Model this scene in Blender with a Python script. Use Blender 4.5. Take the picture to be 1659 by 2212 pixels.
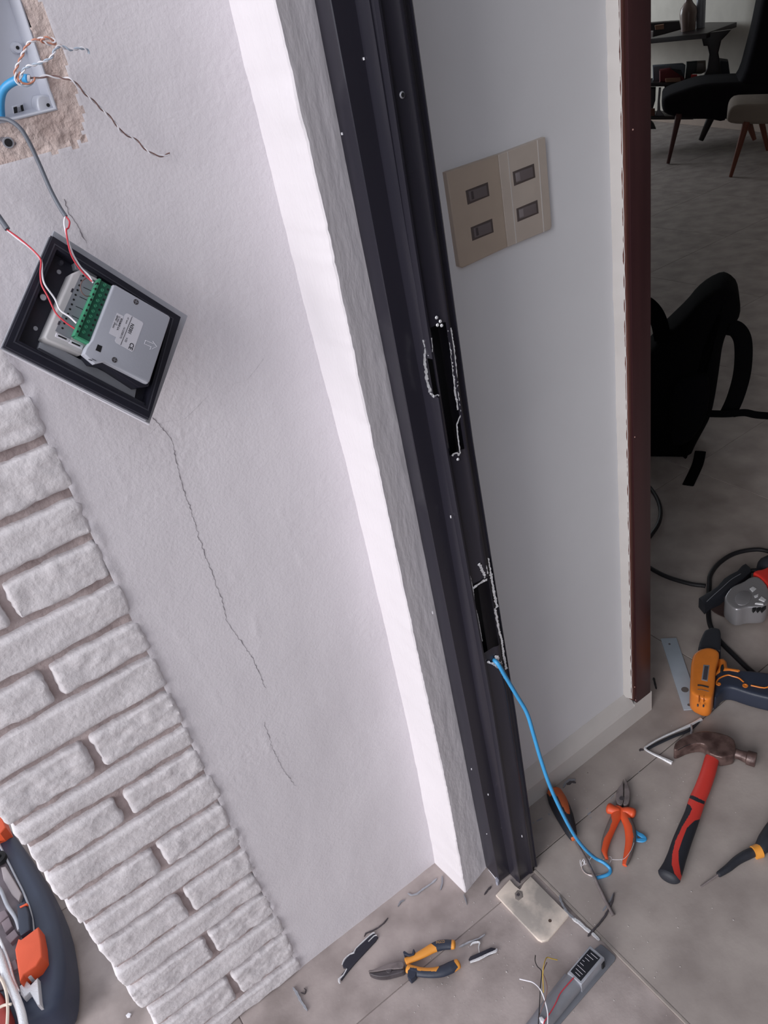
import bpy, bmesh, math, random
import numpy as np
from mathutils import Vector, Matrix, noise
random.seed(7)
for o in list(bpy.data.objects): bpy.data.objects.remove(o)
COL = bpy.context.scene.collection
SC = bpy.context.scene

# ---------------------------------------------------------------- camera
FPX = 1700.0; CX, CY = 829.5, 1106.0; EYE = np.array([0.0, 0.0, 1.5])
def _d(x, y):
    v = np.array([x-CX, y-CY, FPX]); return v/np.linalg.norm(v)
_Z = -_d(1403, 3680); _X = _d(4330, -797); _X = _X-_X.dot(_Z)*_Z; _X /= np.linalg.norm(_X)
_Y = np.cross(_Z, _X); ROT = np.array([_X, _Y, _Z])
cd = bpy.data.cameras.new('camera'); cam = bpy.data.objects.new('camera', cd); COL.objects.link(cam)
m = Matrix.Identity(4)
for i in range(3):
    m[i][0] = ROT[i][0]; m[i][1] = -ROT[i][1]; m[i][2] = -ROT[i][2]; m[i][3] = EYE[i]
cam.matrix_world = m
cd.sensor_fit = 'HORIZONTAL'; cd.sensor_width = 36; cd.lens = FPX/1659*36; cd.clip_start = .02
SC.camera = cam
# ---------------------------------------------------------------- light
w = bpy.data.worlds.new('sky'); SC.world = w; w.use_nodes = True
bg = w.node_tree.nodes['Background']; bg.inputs[0].default_value = (.86, .9, 1.0, 1); bg.inputs[1].default_value = 1.22
sd = bpy.data.lights.new('hazy_sun', 'SUN'); sd.energy = 2.5; sd.angle = math.radians(38); sd.color = (1, .975, .965)
sun = bpy.data.objects.new('hazy_sun', sd); COL.objects.link(sun)
sun.rotation_euler = Vector((-.88, -.27, .36)).to_track_quat('Z', 'Y').to_euler()
SC.view_settings.view_transform = 'Standard'; SC.view_settings.look = 'None'
SC.view_settings.exposure = 0.0; SC.view_settings.gamma = 1.0; SC.view_settings.use_curve_mapping = False

# ---------------------------------------------------------------- helpers
def ray(px, py): return ROT @ _d(px, py)
def at(px, py, z=None, y=None, x=None):
    r = ray(px, py)
    if z is not None: t = (z-EYE[2])/r[2]
    elif y is not None: t = y/r[1]
    else: t = x/r[0]
    return Vector(EYE+r*t)
def lin(c):
    c = c/255.; return c/12.92 if c <= .04045 else ((c+.055)/1.055)**2.4
def rgb(h):
    if isinstance(h, str): h = [int(h[i:i+2], 16) for i in (0, 2, 4)]
    return (lin(h[0]), lin(h[1]), lin(h[2]), 1)
class Frame:
    def __init__(s, o, x, y): s.o = Vector(o); s.x = Vector(x).normalized(); s.n = s.x.cross(Vector(y)).normalized(); s.y = s.n.cross(s.x)
    def w(s, a, b, c=0): return s.o+s.x*a+s.y*b+s.n*c
    def px(s, px, py, c=0):
        r = Vector(ray(px, py)); o = s.o+s.n*c; t = (o-Vector(EYE)).dot(s.n)/r.dot(s.n)
        p = Vector(EYE)+r*t-o; return (p.dot(s.x), p.dot(s.y))
FLOOR = Frame((0, 0, 0), (1, 0, 0), (0, 1, 0))
def wallframe(y): return Frame((0, y, 0), (1, 0, 0), (0, 0, 1))
def facing(pt):
    d = Vector((pt[0], pt[1], 0)).normalized(); return Frame(pt, (d.y, -d.x, 0), (0, 0, 1))

MATS = {}
def mat(name, col, rough=.6, metal=0, bump=0, bscale=200, var=0, vscale=8, col2=None, coat=0, spec=.5, bdist=.002, trans=0, stretch=None, detail=4, lo=.4, hi=.65):
    if name in MATS: return MATS[name]
    M = bpy.data.materials.new(name); M.use_nodes = True; N = M.node_tree.nodes; L = M.node_tree.links; P = N['Principled BSDF']
    P.inputs['Base Color'].default_value = rgb(col); P.inputs['Roughness'].default_value = rough; P.inputs['Metallic'].default_value = metal
    P.inputs['Specular IOR Level'].default_value = spec; P.inputs['Coat Weight'].default_value = coat; P.inputs['Transmission Weight'].default_value = trans
    tc = N.new('ShaderNodeTexCoord'); mp = N.new('ShaderNodeMapping'); L.new(tc.outputs['Object'], mp.inputs[0])
    if stretch: mp.inputs['Scale'].default_value = stretch
    n1 = N.new('ShaderNodeTexNoise'); n1.inputs['Scale'].default_value = vscale; n1.inputs['Detail'].default_value = detail; L.new(mp.outputs[0], n1.inputs[0])
    cr = N.new('ShaderNodeValToRGB'); L.new(n1.outputs[0], cr.inputs[0])
    c1 = rgb(col); c2 = rgb(col2) if col2 else tuple(v*(1-var if var else .93) for v in c1[:3])+(1,)
    cr.color_ramp.elements[0].position = lo; cr.color_ramp.elements[1].position = hi
    cr.color_ramp.elements[0].color = c1; cr.color_ramp.elements[1].color = c2
    L.new(cr.outputs[0], P.inputs['Base Color'])
    if bump:
        n2 = N.new('ShaderNodeTexNoise'); n2.inputs['Scale'].default_value = bscale; n2.inputs['Detail'].default_value = 6; L.new(mp.outputs[0], n2.inputs[0])
        b = N.new('ShaderNodeBump'); b.inputs['Strength'].default_value = bump; b.inputs['Distance'].default_value = bdist
        L.new(n2.outputs[0], b.inputs['Height']); L.new(b.outputs[0], P.inputs['Normal'])
    MATS[name] = M; return M

plaster = mat('painted_plaster', (214, 209, 214), .8, bump=.35, bscale=260, var=.04, vscale=5, bdist=.0015)
plaster2 = mat('painted_jamb', (216, 211, 215), .8, bump=.35, bscale=170, var=.05, vscale=7, bdist=.002, stretch=(1, 1, .4))
pink = mat('bare_mortar', (208, 190, 184), .95, bump=.9, bscale=130, col2=(188, 168, 162), vscale=40, bdist=.004)
brickm = mat('painted_brick', (212, 207, 210), .85, bump=.55, bscale=110, var=.06, vscale=25, bdist=.003)
jointm = mat('dusty_joint', (182, 167, 166), .95, bump=.7, bscale=120, col2=(160, 144, 143), vscale=30, bdist=.003)
whitewall = mat('white_wall', (226, 226, 230), .6, bump=.12, bscale=60, var=.04, vscale=4)
skirt = mat('skirting_paint', (205, 200, 197), .5, bump=.15, bscale=40, var=.08, vscale=9)
blackal = mat('black_aluminium', (38, 36, 45), .27, 0, bump=.05, bscale=60, col2=(28, 27, 35), vscale=5, stretch=(1, 1, .2), spec=.5)
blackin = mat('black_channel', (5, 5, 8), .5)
bare = mat('bare_metal', (226, 226, 230), .4, .35, bump=.6, bscale=400)
mahog = mat('mahogany_varnish', (62, 36, 38), .35, bump=.12, bscale=50, col2=(48, 25, 29), vscale=30, stretch=(1, 1, .06), lo=.35, hi=.7)
mahogside = mat('worn_wood_edge', (112, 74, 66), .5, bump=.3, bscale=60, col2=(84, 50, 46), vscale=30, stretch=(1, 1, .1))
tile = mat('grey_stone_tile', (172, 160, 157), .6, bump=.25, bscale=160, col2=(138, 127, 124), vscale=11, detail=12, lo=.38, hi=.66, bdist=.001)
tilein = mat('interior_tile', (164, 154, 149), .7, bump=.2, bscale=120, col2=(140, 130, 126), vscale=9, detail=12, lo=.38, hi=.66, bdist=.001)
grout = mat('grout', (116, 106, 103), .95)
edgeline = mat('pale_tile_edge', (158, 148, 142), .7, var=.15, vscale=40)
stone = mat('cream_slab', (222, 208, 196), .6, bump=.3, bscale=90, col2=(162, 154, 148), vscale=14, detail=8, lo=.45, hi=.62, bdist=.001)
crackm = mat('crack_shadow', (128, 122, 128), 1)
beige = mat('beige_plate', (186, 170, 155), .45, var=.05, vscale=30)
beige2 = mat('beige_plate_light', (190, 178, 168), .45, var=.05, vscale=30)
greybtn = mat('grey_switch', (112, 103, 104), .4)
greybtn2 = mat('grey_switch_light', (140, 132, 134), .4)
alu = mat('silver_aluminium', (168, 170, 178), .4, .3, var=.1, vscale=60)
alud = mat('dull_grey_metal', (142, 143, 150), .45, .3, var=.1, vscale=60)
darkpl = mat('dark_anodised', (34, 34, 46), .4, var=.2, vscale=60)
darkp2 = mat('dark_grey_strip', (70, 70, 80), .4, .2)
modgrey = mat('module_plastic', (176, 178, 188), .45, bump=.05, bscale=500, var=.03)
modlow = mat('module_plastic_pale', (190, 188, 190), .45)
labgrey = mat('silver_label_panel', (134, 137, 145), .5)
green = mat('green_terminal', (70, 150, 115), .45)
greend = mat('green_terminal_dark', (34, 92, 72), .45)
labelw = mat('white_label', (214, 212, 220), .5)
ink = mat('black_print', (32, 32, 40), .6)
redw = mat('red_wire', (200, 50, 66), .4); whitew = mat('white_wire', (226, 224, 230), .4)
greyw = mat('grey_cable', (96, 100, 110), .45); bluew = mat('blue_cable', (60, 150, 205), .4, var=.06, vscale=60)
brownw = mat('brown_wire', (120, 92, 88), .5); orangew = mat('orange_wire', (196, 134, 112), .5); paleblue = mat('pale_blue_wire', (170, 184, 200), .5)
yelloww = mat('yellow_wire', (205, 170, 70), .5); blackw = mat('black_wire', (24, 24, 26), .5)
boxw = mat('white_box_metal', (196, 198, 208), .4, .1, bump=.05, bscale=60)
hole = mat('dark_hole', (18, 18, 22), .8)
ylw = mat('orange_grip', (222, 148, 58), .45, bump=.1, bscale=300)
blk = mat('black_rubber', (34, 36, 44), .6, bump=.1, bscale=300)
navy = mat('navy_rubber', (40, 46, 62), .5, bump=.1, bscale=300)
steel = mat('dull_tool_steel', (128, 118, 118), .42, .25, bump=.2, bscale=200, var=.3, vscale=60)
steeld = mat('dark_tool_steel', (82, 76, 80), .45, .25, bump=.2, bscale=200, var=.3, vscale=60)
org = mat('orange_red_grip', (214, 84, 46), .45, bump=.1, bscale=300)
redp = mat('red_handle', (202, 58, 50), .5, bump=.1, bscale=300)
headm = mat('hammer_steel', (104, 84, 80), .36, .3, bump=.3, bscale=120, col2=(70, 52, 50), vscale=50)
drillo = mat('orange_drill', (214, 122, 44), .4, var=.08, vscale=40)
gold = mat('silver_gearhead', (160, 158, 162), .35, .6, bump=.15, bscale=150)
cloth = mat('black_fabric', (5, 5, 7), 1, spec=.1, bump=.4, bscale=200)
chaircl = mat('charcoal_upholstery', (24, 22, 27), 1, spec=.2, bump=.3, bscale=150)
beigecl = mat('beige_upholstery', (128, 116, 106), .9, bump=.3, bscale=150)
chairwood = mat('red_brown_wood', (104, 54, 38), .4)
darkwood = mat('dark_wood', (36, 24, 28), .4, col2=(26, 18, 22), vscale=20)
farwall = mat('far_wall_paint', (206, 200, 190), .8, bump=.1, bscale=30)
skyplain = mat('rendered_wall', (190, 186, 182), .9)

def finish(bm, name, m, parent=None, smooth=True, M=None):
    me = bpy.data.meshes.new(name); bmesh.ops.recalc_face_normals(bm, faces=bm.faces)
    if M is not None: bm.transform(M)
    fl_ = [not f.select for f in bm.faces]; bm.to_mesh(me); bm.free()
    if smooth:
        me.polygons.foreach_set('use_smooth', fl_)
        try: me.set_sharp_from_angle(angle=math.radians(38))
        except Exception: pass
    ms = m if isinstance(m, (list, tuple)) else [m]
    for q in ms: me.materials.append(q)
    o = bpy.data.objects.new(name, me); COL.objects.link(o)
    if parent is not None:
        o.parent = parent; o.matrix_parent_inverse = parent.matrix_world.inverted() if parent.matrix_world != Matrix() else Matrix()
    return o
def tag(o, label=None, cat=None, group=None, kind=None):
    if label: o['label'] = label
    if cat: o['category'] = cat
    if group: o['group'] = group
    if kind: o['kind'] = kind
    return o
def empty(name, loc, label, cat, group=None, kind=None):
    o = bpy.data.objects.new(name, None); o.empty_display_size = .05; o.location = loc; COL.objects.link(o)
    o.matrix_world = Matrix.Translation(Vector(loc)); return tag(o, label, cat, group, kind)
def struct(o): o['kind'] = 'structure'; return o

def offset(poly, d):
    n = len(poly); k = [1.0]*n
    for _ in range(9):
        q = _offset(poly, d, k); bad = False
        for i in range(n):
            j = (i+1) % n
            if (poly[j][0]-poly[i][0])*(q[j][0]-q[i][0])+(poly[j][1]-poly[i][1])*(q[j][1]-q[i][1]) < 0: k[i] *= .6; k[j] *= .6; bad = True
        if not bad: break
    return q
def _offset(poly, d, kk):
    n = len(poly); A = sum(poly[i][0]*poly[(i+1) % n][1]-poly[(i+1) % n][0]*poly[i][1] for i in range(n)); s = 1 if A > 0 else -1
    out = []
    for i in range(n):
        p0, p1, p2 = Vector(poly[i-1]), Vector(poly[i]), Vector(poly[(i+1) % n])
        e1 = (p1-p0).normalized(); e2 = (p2-p1).normalized()
        n1 = Vector((-e1.y, e1.x))*s; n2 = Vector((-e2.y, e2.x))*s
        b = n1+n2; L = b.length
        if L < 1e-6: out.append(tuple(p1)); continue
        b /= L; k = kk[i]*d/max(.6, b.dot(n1)); out.append(tuple(p1+b*k))
    return out
def smoothpoly(p, it=1):
    for _ in range(it):
        q = []
        for i in range(len(p)):
            a, b = p[i], p[(i+1) % len(p)]
            q += [(a[0]*.75+b[0]*.25, a[1]*.75+b[1]*.25), (a[0]*.25+b[0]*.75, a[1]*.25+b[1]*.75)]
        p = q
    return p
def prism(F, poly, z0, z1, bev=0, seg=3, bm=None, both=False):
    bm = bm or bmesh.new(); H = z1-z0; rings = []
    lv = [(0, z0)]
    if both and bev: lv = [(bev*(1-math.sin(a)), z0+bev*(1-math.cos(a))) for a in [math.pi/2*k/seg for k in range(seg+1)]]
    if bev: lv += [(bev*(1-math.cos(a)), z1-bev+bev*math.sin(a)) for a in [math.pi/2*k/seg for k in range(seg+1)]]
    else: lv += [(0, z1)]
    for d, z in lv:
        pp = offset(poly, d) if d > 1e-7 else poly
        rings.append([bm.verts.new(F.w(p[0], p[1], z)) for p in pp])
    n = len(poly)
    for a, b in zip(rings, rings[1:]):
        for i in range(n): bm.faces.new((a[i], a[(i+1) % n], b[(i+1) % n], b[i]))
    t = bm.faces.new(rings[-1]); b0 = bm.faces.new(rings[0][::-1])
    t.normal_update(); b0.normal_update()
    for f in bmesh.ops.triangulate(bm, faces=[t, b0], ngon_method='EAR_CLIP')['faces']: f.select = True
    return bm
def pxprism(F, pts, zc, z0, z1, bev=0, sm=0, seg=3, both=False, bm=None):
    poly = [F.px(x, y, zc) for x, y in pts]
    if sm: poly = smoothpoly(poly, sm)
    return prism(F, poly, z0, z1, bev, seg, bm, both)
def inflate(F, pts, zc, z0, z1, name, m, parent, vox=.0016, it=6, sm=1):
    bm = pxprism(F, pts, zc, z0, z1, 0, sm); me = bpy.data.meshes.new('t'); bmesh.ops.recalc_face_normals(bm, faces=bm.faces); bm.to_mesh(me); bm.free()
    o = bpy.data.objects.new('t', me); COL.objects.link(o)
    a = o.modifiers.new('r', 'REMESH'); a.mode = 'VOXEL'; a.voxel_size = vox
    b = o.modifiers.new('s', 'SMOOTH'); b.factor = .5; b.iterations = it
    dg = bpy.context.evaluated_depsgraph_get(); n = bpy.data.meshes.new_from_object(o.evaluated_get(dg)); bpy.data.objects.remove(o); bpy.data.meshes.remove(me)
    n.name = name; n.materials.clear(); n.materials.append(m); n.polygons.foreach_set('use_smooth', [True]*len(n.polygons))
    q = bpy.data.objects.new(name, n); COL.objects.link(q)
    if parent is not None: q.parent = parent; q.matrix_parent_inverse = parent.matrix_world.inverted()
    return q
def catmull(pts, n=6):
    pts = [Vector(p) for p in pts]
    if len(pts) < 3 or n <= 1: return pts
    P = [pts[0]*2-pts[1]]+pts+[pts[-1]*2-pts[-2]]; out = []
    for i in range(1, len(P)-2):
        for k in range(n):
            t = k/n; a, b, c, d = P[i-1], P[i], P[i+1], P[i+2]
            out.append(.5*((2*b)+(c-a)*t+(2*a-5*b+4*c-d)*t*t+(3*b-a-3*c+d)*t**3))
    out.append(pts[-1]); return out
def tube(pts, r, seg=8, n=6, bm=None, flat=1.0, up=None):
    """round (or flattened) tube; r a number or a list over the control points"""
    bm = bm or bmesh.new(); k = len(pts); P = catmull(pts, n)
    if isinstance(r, (int, float)): R = [r]*len(P)
    else: R = [float(np.interp(i/(len(P)-1)*(k-1), range(k), r)) for i in range(len(P))]
    prev = None; rings = []
    up = Vector(up) if up is not None else None
    for i, p in enumerate(P):
        t = (P[min(i+1, len(P)-1)]-P[max(i-1, 0)]).normalized()
        if up is not None: s = t.cross(up).normalized(); q = s.cross(t).normalized()
        else:
            if prev is None: prev = t.orthogonal().normalized()
            s = (prev-t*prev.dot(t)).normalized(); prev = s; q = t.cross(s)
        rings.append([bm.verts.new(p+s*math.cos(a)*R[i]+q*math.sin(a)*R[i]*flat) for a in [2*math.pi*j/seg for j in range(seg)]])
    for a, b in zip(rings, rings[1:]):
        for j in range(seg): bm.faces.new((a[j], a[(j+1) % seg], b[(j+1) % seg], b[j]))
    bm.faces.new(rings[0][::-1]); bm.faces.new(rings[-1]); return bm
def rounded(rs, e0=.4, e1=.4): return rs
def cyl(p0, p1, r0, r1=None, seg=20, bm=None):
    bm = bm or bmesh.new(); r1 = r0 if r1 is None else r1; p0, p1 = Vector(p0), Vector(p1); t = (p1-p0).normalized(); s = t.orthogonal().normalized(); q = t.cross(s); R = []
    for p, r in ((p0, r0), (p1, r1)): R.append([bm.verts.new(p+s*math.cos(2*math.pi*j/seg)*r+q*math.sin(2*math.pi*j/seg)*r) for j in range(seg)])
    for j in range(seg): bm.faces.new((R[0][j], R[0][(j+1) % seg], R[1][(j+1) % seg], R[1][j]))
    bm.faces.new(R[0][::-1]); bm.faces.new(R[1]); return bm
def lathe(base, prof, seg=24, bm=None, ax=None):
    bm = bm or bmesh.new(); R = []
    for r, z in prof: R.append([bm.verts.new(Vector(base)+Vector((r*math.cos(2*math.pi*j/seg), r*math.sin(2*math.pi*j/seg), z))) for j in range(seg)])
    for a, b in zip(R, R[1:]):
        for j in range(seg): bm.faces.new((a[j], a[(j+1) % seg], b[(j+1) % seg], b[j]))
    bm.faces.new(R[0][::-1]); bm.faces.new(R[-1]); return bm
def box(x0, x1, y0, y1, z0, z1, bev=0, bm=None):
    b2 = bmesh.new(); bmesh.ops.create_cube(b2, size=1)
    for v in b2.verts: v.co = Vector(((x0+x1)/2+v.co.x*(x1-x0), (y0+y1)/2+v.co.y*(y1-y0), (z0+z1)/2+v.co.z*(z1-z0)))
    if bev: bmesh.ops.bevel(b2, geom=b2.edges[:], offset=bev, segments=2, affect='EDGES', profile=.6)
    if bm is None: return b2
    me = bpy.data.meshes.new('t'); b2.to_mesh(me); b2.free(); bm.from_mesh(me); bpy.data.meshes.remove(me); return bm
def inpoly(x, y, P):
    r = False; n = len(P); j = n-1
    for i in range(n):
        if (P[i][1] > y) != (P[j][1] > y) and x < (P[j][0]-P[i][0])*(y-P[i][1])/(P[j][1]-P[i][1])+P[i][0]: r = not r
        j = i
    return r
def topx(p):
    q = ROT.T@(np.array(p)-EYE); return CX+FPX*q[0]/q[2], CY+FPX*q[1]/q[2]
def split(bm, groups, default, parent):
    """divide a surface's faces into separately coloured moulded parts; groups: (name, material, [polygons in photo px])"""
    bm.faces.ensure_lookup_table(); bm.faces.index_update(); which = {}
    for f in bm.faces:
        x, y = topx(f.calc_center_median()); w_ = -1
        for gi, g in enumerate(groups):
            if any(inpoly(x, y, P) for P in g[2]): w_ = gi; break
        which[f.index] = w_
    out = []
    for gi, (nm, mt) in [(-1, default)]+[(i, (g[0], g[1])) for i, g in enumerate(groups)]:
        b = bm.copy(); b.faces.ensure_lookup_table(); b.faces.index_update()
        bmesh.ops.delete(b, geom=[f for f in b.faces if which[f.index] != gi], context='FACES')
        if len(b.faces): out.append(finish(b, nm, mt, parent))
        else: b.free()
    bm.free(); return out
def crop(ox, oy, s, pts): return [(ox+x*s, oy+y*s) for x, y in pts]
def text(s, F, a, b, size, w_, mt, parent, name='print', xdir=(1, 0), sx=1.0, bold=0):
    cu = bpy.data.curves.new('t', 'FONT'); cu.body = s; cu.size = size; cu.extrude = .00005; cu.offset = bold; o = bpy.data.objects.new('t', cu)
    COL.objects.link(o); bpy.context.view_layer.update()
    me = bpy.data.meshes.new_from_object(o); bpy.data.objects.remove(o)
    X = F.x*xdir[0]+F.y*xdir[1]; Y = F.n.cross(X); O = F.w(a, b, w_)
    M = Matrix.Identity(4)
    for i in range(3): M[i][0] = X[i]*sx; M[i][1] = Y[i]; M[i][2] = F.n[i]; M[i][3] = O[i]
    me.transform(M); me.name = name; me.materials.clear(); me.materials.append(mt)
    q = bpy.data.objects.new(name, me); COL.objects.link(q); q.parent = parent; q.matrix_parent_inverse = parent.matrix_world.inverted(); return q
def ns(x, y, z=0, s=1.0): return noise.noise(Vector((x*s, y*s, z*s)))
def segdist(x, y, P):
    best = 9; 
    for (ax, ay), (bx, by) in zip(P, P[1:]):
        dx, dy = bx-ax, by-ay; t = max(0, min(1, ((x-ax)*dx+(y-ay)*dy)/(dx*dx+dy*dy+1e-12)))
        best = min(best, math.hypot(x-ax-t*dx, y-ay-t*dy))
    return best

# ================================================================ STRUCTURE
YA = .887
WA = wallframe(YA)
wl = empty('wall_left', (.1, YA, 0), 'rough white plastered wall ending in a column of painted bricks', None, kind='structure')
# plastered surface with trowel relief, bare patch and the opening for the box
hole_px = [(-80, -330), (-70, -330), (42, 4), (120, 234), (60, 252), (-20, 272), (-80, 280)]
HOLE = [WA.px(x, y) for x, y in [(-70, -300), (-64, -302), (44, 0), (121, 236), (-40, 276), (-160, 300)]]
BARE = [WA.px(x, y) for x, y in [(-170, -330), (-10, -250), (78, 0), (128, 95), (158, 200), (182, 302), (95, 330), (-60, 362), (-260, 420)]]
ridges = [([WA.px(x, y) for x, y in [(172, 845), (205, 905), (240, 985), (275, 1075)]], .0012, .004),
          ([WA.px(x, y) for x, y in [(330, 1290), (350, 1340), (400, 1390), (440, 1460), (480, 1530)]], .0010, .004),
          ([WA.px(x, y) for x, y in [(40, 560), (70, 640), (60, 700)]], .001, .004),
          ([WA.px(x, y) for x, y in [(600, 1090), (640, 1180), (650, 1215)]], .0012, .003),
          ([WA.px(x, y) for x, y in [(630, 1130), (645, 1175)]], .0014, .003),
          ([WA.px(x, y) for x, y in [(500, 1230), (545, 1300), (560, 1400)]], .0008, .005),
          ([WA.px(x, y) for x, y in [(560, 1560), (590, 1640), (640, 1700)]], .0010, .004)]
def cornerx(z): return float(np.interp(z, [0, .1, .25, .42, .62, .9, 1.06, 1.2, 1.5, 2.7], [.405, .410, .415, .421, .424, .426, .4245, .421, .4205, .42]))
def wy(x, z):
    h = .0018*ns(x, z, 3, 5)+.0006*ns(x, z*.45, 7, 22)+.0002*ns(x, z, 1, 60)
    rgh = max(0, ns(x, z, 9, 6)+.15); h += .0009*rgh*ns(x, z, 2, 190)
    for P, a, wd in ridges:
        d = segdist(x, z, P)
        if d < wd*3: h += .55*a*math.exp(-(d/wd)**2)*max(0, .3+1.6*ns(x, z, 5, 60)+.5*ns(x, z, 1, 200))
    b = x-.078-.006*ns(z, 3, 0, 25)
    if b < .012: h += .0026*math.exp(-(max(b, 0)/.006)**2)*max(0, .6+1.1*ns(x, z, 8, 28)+.5*ns(x, z, 2, 90))
    return YA-h
bm = bmesh.new(); dx = .0035; X0, X1 = .0745, .43; nx = int((X1-X0)/dx); Zs = list(np.arange(0, 1.62, dx))+[1.7, 2.0, 2.4, 2.75]
grid = []
for z in Zs:
    row = []
    for i in range(nx+1):
        x = X0+(X1-X0)*i/nx; inb = inpoly(x+.004*ns(x, z, 4, 60)+.004*ns(x, z, 1, 240), z+.004*ns(x, z, 6, 60)+.004*ns(x, z, 2, 240), BARE)
        y = wy(x, z)
        if inb: y += .0012+.0016*ns(x, z, 0, 70)+.0016*ns(x, z, 0, 220)
        row.append((bm.verts.new((x, y, z)), inb))
    grid.append(row)
for a, b in zip(grid, grid[1:]):
    for i in range(nx):
        c = (a[i][0].co+b[i+1][0].co)/2
        if inpoly(c.x, c.z, HOLE): continue
        f = bm.faces.new((a[i][0], a[i+1][0], b[i+1][0], b[i][0]))
        if a[i][1] or b[i+1][1] or a[i+1][1] or b[i][1]: f.material_index = 1
finish(bm, 'plaster_surface', [plaster, pink], wl)
finish(box(-.163, .40, .93, 1.0, 0, 2.75), 'wall_core', skyplain, wl)
# mortar bed behind the bricks: rough sheet, set back
bm = bmesh.new(); g = []
for z in list(np.arange(0, 1.62, .006))+[2.0, 2.75]:
    g.append([bm.verts.new((-.168+.268*i/44, YA+.0068-.0030*ns(i*.006, z, 5, 40)-.002*ns(i*.006, z, 2, 120), z)) for i in range(45)]+[])
for a, b in zip(g, g[1:]):
    for i in range(44): bm.faces.new((a[i], a[i+1], b[i+1], b[i]))
finish(bm, 'mortar', jointm, wl)
finish(box(-.166, -.155, YA+.011, .935, 0, 2.75), 'mortar', jointm, wl)
J = [0.0, .048, .13, .192, .265, .323, .394, .452, .517, .585, .646, .693, .766, .834, .897, .962, 1.028, 1.091, 1.162, 1.222, 1.29, 1.355, 1.42, 1.485, 1.55, 1.615]
while J[-1] < 2.7: J.append(J[-1]+.066)
def brick(x0, x1, z0, z1, seed, lowres=False):
    bm = bmesh.new(); bmesh.ops.create_cube(bm, size=1)
    for v in bm.verts: v.co = Vector(((x0+x1)/2+v.co.x*(x1-x0), YA+.034+v.co.y*.076, (z0+z1)/2+v.co.z*(z1-z0)))
    bmesh.ops.bevel(bm, geom=bm.edges[:], offset=.006, segments=3, affect='EDGES', profile=.5)
    if not lowres:
        for _ in range(4):
            es = [e for e in bm.edges if e.calc_length() > .006 and (e.verts[0].co.y+e.verts[1].co.y)/2 < YA+.03]
            if es: bmesh.ops.subdivide_edges(bm, edges=es, cuts=1, use_grid_fill=True)
        bmesh.ops.triangulate(bm, faces=[f for f in bm.faces if len(f.verts) > 4])
        bm.normal_update()
        for v in bm.verts:
            c = v.co; k = .0026*noise.noise(c*30+Vector((seed, 0, 0)))+.0022*noise.noise(c*85)+.0013*noise.noise(c*200)
            v.co = c+v.normal*k
    return bm
for k in range(len(J)-1):
    z0, z1 = J[k]+.0064, J[k+1]-.0064
    rr = random.Random(k); low = J[k] > 1.45
    lj = rr.uniform(-.004, .004); rj = rr.uniform(-.003, .004)
    if k == 0: z0 = .001
    rows = [(-.173+lj, .079+rj)] if k % 2 == 0 else [(-.173+lj, -.049), (-.038, .079+rj)]
    if .048 <= J[k] < .5 and k % 2: rows = [(-.173+lj, -.041), (-.031, .079+rj)]
    for a, b in rows: finish(brick(a, b, z0, z1, k*3.1+a*10, low), 'brick', brickm, wl)
# cracks: dark grey ribbons on the plaster, the cracks' shade put into their colour
def crack(px_pts, wd, name='crack'):
    P = [WA.px(x, y) for x, y in px_pts]; pts = []
    for (ax, ay), (bx, by) in zip(P, P[1:]):
        n_ = max(2, int(math.hypot(bx-ax, by-ay)/.0025))
        for i in range(n_):
            t = i/n_; x = ax+(bx-ax)*t; z = ay+(by-ay)*t
            pts.append((x+.0016*ns(x, z, 11, 170)+.0008*random.uniform(-1, 1), z))
    bm = bmesh.new(); L = []
    for i, (x, z) in enumerate(pts):
        a = wd*(.35+.65*abs(ns(x, z, 0, 90))*2)*min(1, (len(pts)-i)/8+.2)
        y = wy(x, z)-.0005; L.append([bm.verts.new((x-a, y, z)), bm.verts.new((x+a, y, z))])
    for a, b in zip(L, L[1:]): bm.faces.new((a[0], a[1], b[1], b[0]))
    finish(bm, name, crackm, wl, smooth=False)
crack([(330, 902), (352, 925), (372, 950), (383, 1005), (400, 1070), (420, 1125), (430, 1165), (455, 1230), (478, 1290), (490, 1340), (520, 1385), (545, 1420), (575, 1490)], .0006)
crack([(322, 938), (350, 913), (400, 905), (450, 855), (500, 830), (535, 820), (572, 770)], .0003)
crack([(138, 430), (150, 462), (168, 490), (190, 530)], .0007)
crack([(570, 1560), (590, 1620), (610, 1660), (640, 1700)], .0004)

# bright jamb face and grey return of the little pilaster
def pil_edge_m(z): return float(np.interp(z, [0, .1, .33, .66, .93, 1.13, 1.3, 1.5, 2.75], [.412, .415, .421, .422, .424, .425, .427, .424, .42]))
def pil_edge_r(z): return float(np.interp(z, [0, .2, .45, .8, 1.1, 1.5, 2.75], [.479, .480, .479, .477, .476, .475, .472]))
bm = bmesh.new(); G = []
for z in list(np.arange(0, 1.62, .006))+[1.8, 2.2, 2.75]:
    xm = pil_edge_m(z)+.0012*ns(z, 0, 0, 30)+.0011*ns(z, 0, 4, 110); xl = cornerx(z)+.0008*ns(z, 5, 0, 40); xr = pil_edge_r(z)+.0008*ns(z, 9, 0, 60)
    row = []
    for i in range(15): t = i/14; row.append((xl+(xm-xl)*t-.0010*ns(t*.1, z, 3, 18), .900+(.797-.900)*t))
    row.append((xm+.0022, .7955))
    for i in range(1, 15):
        t = i/14; row.append((xm+.0022+(xr-xm)*t, .7955+.014*t-.0007*ns(t*.07, z*.25, 12, 60)-.0003*ns(t*.07, z*.3, 1, 190)))
    row.append((xr+.003, .87))
    G.append([bm.verts.new((x, y, z)) for x, y in row])
for a, b in zip(G, G[1:]):
    for i in range(len(a)-1): bm.faces.new((a[i], a[i+1], b[i+1], b[i]))
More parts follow.
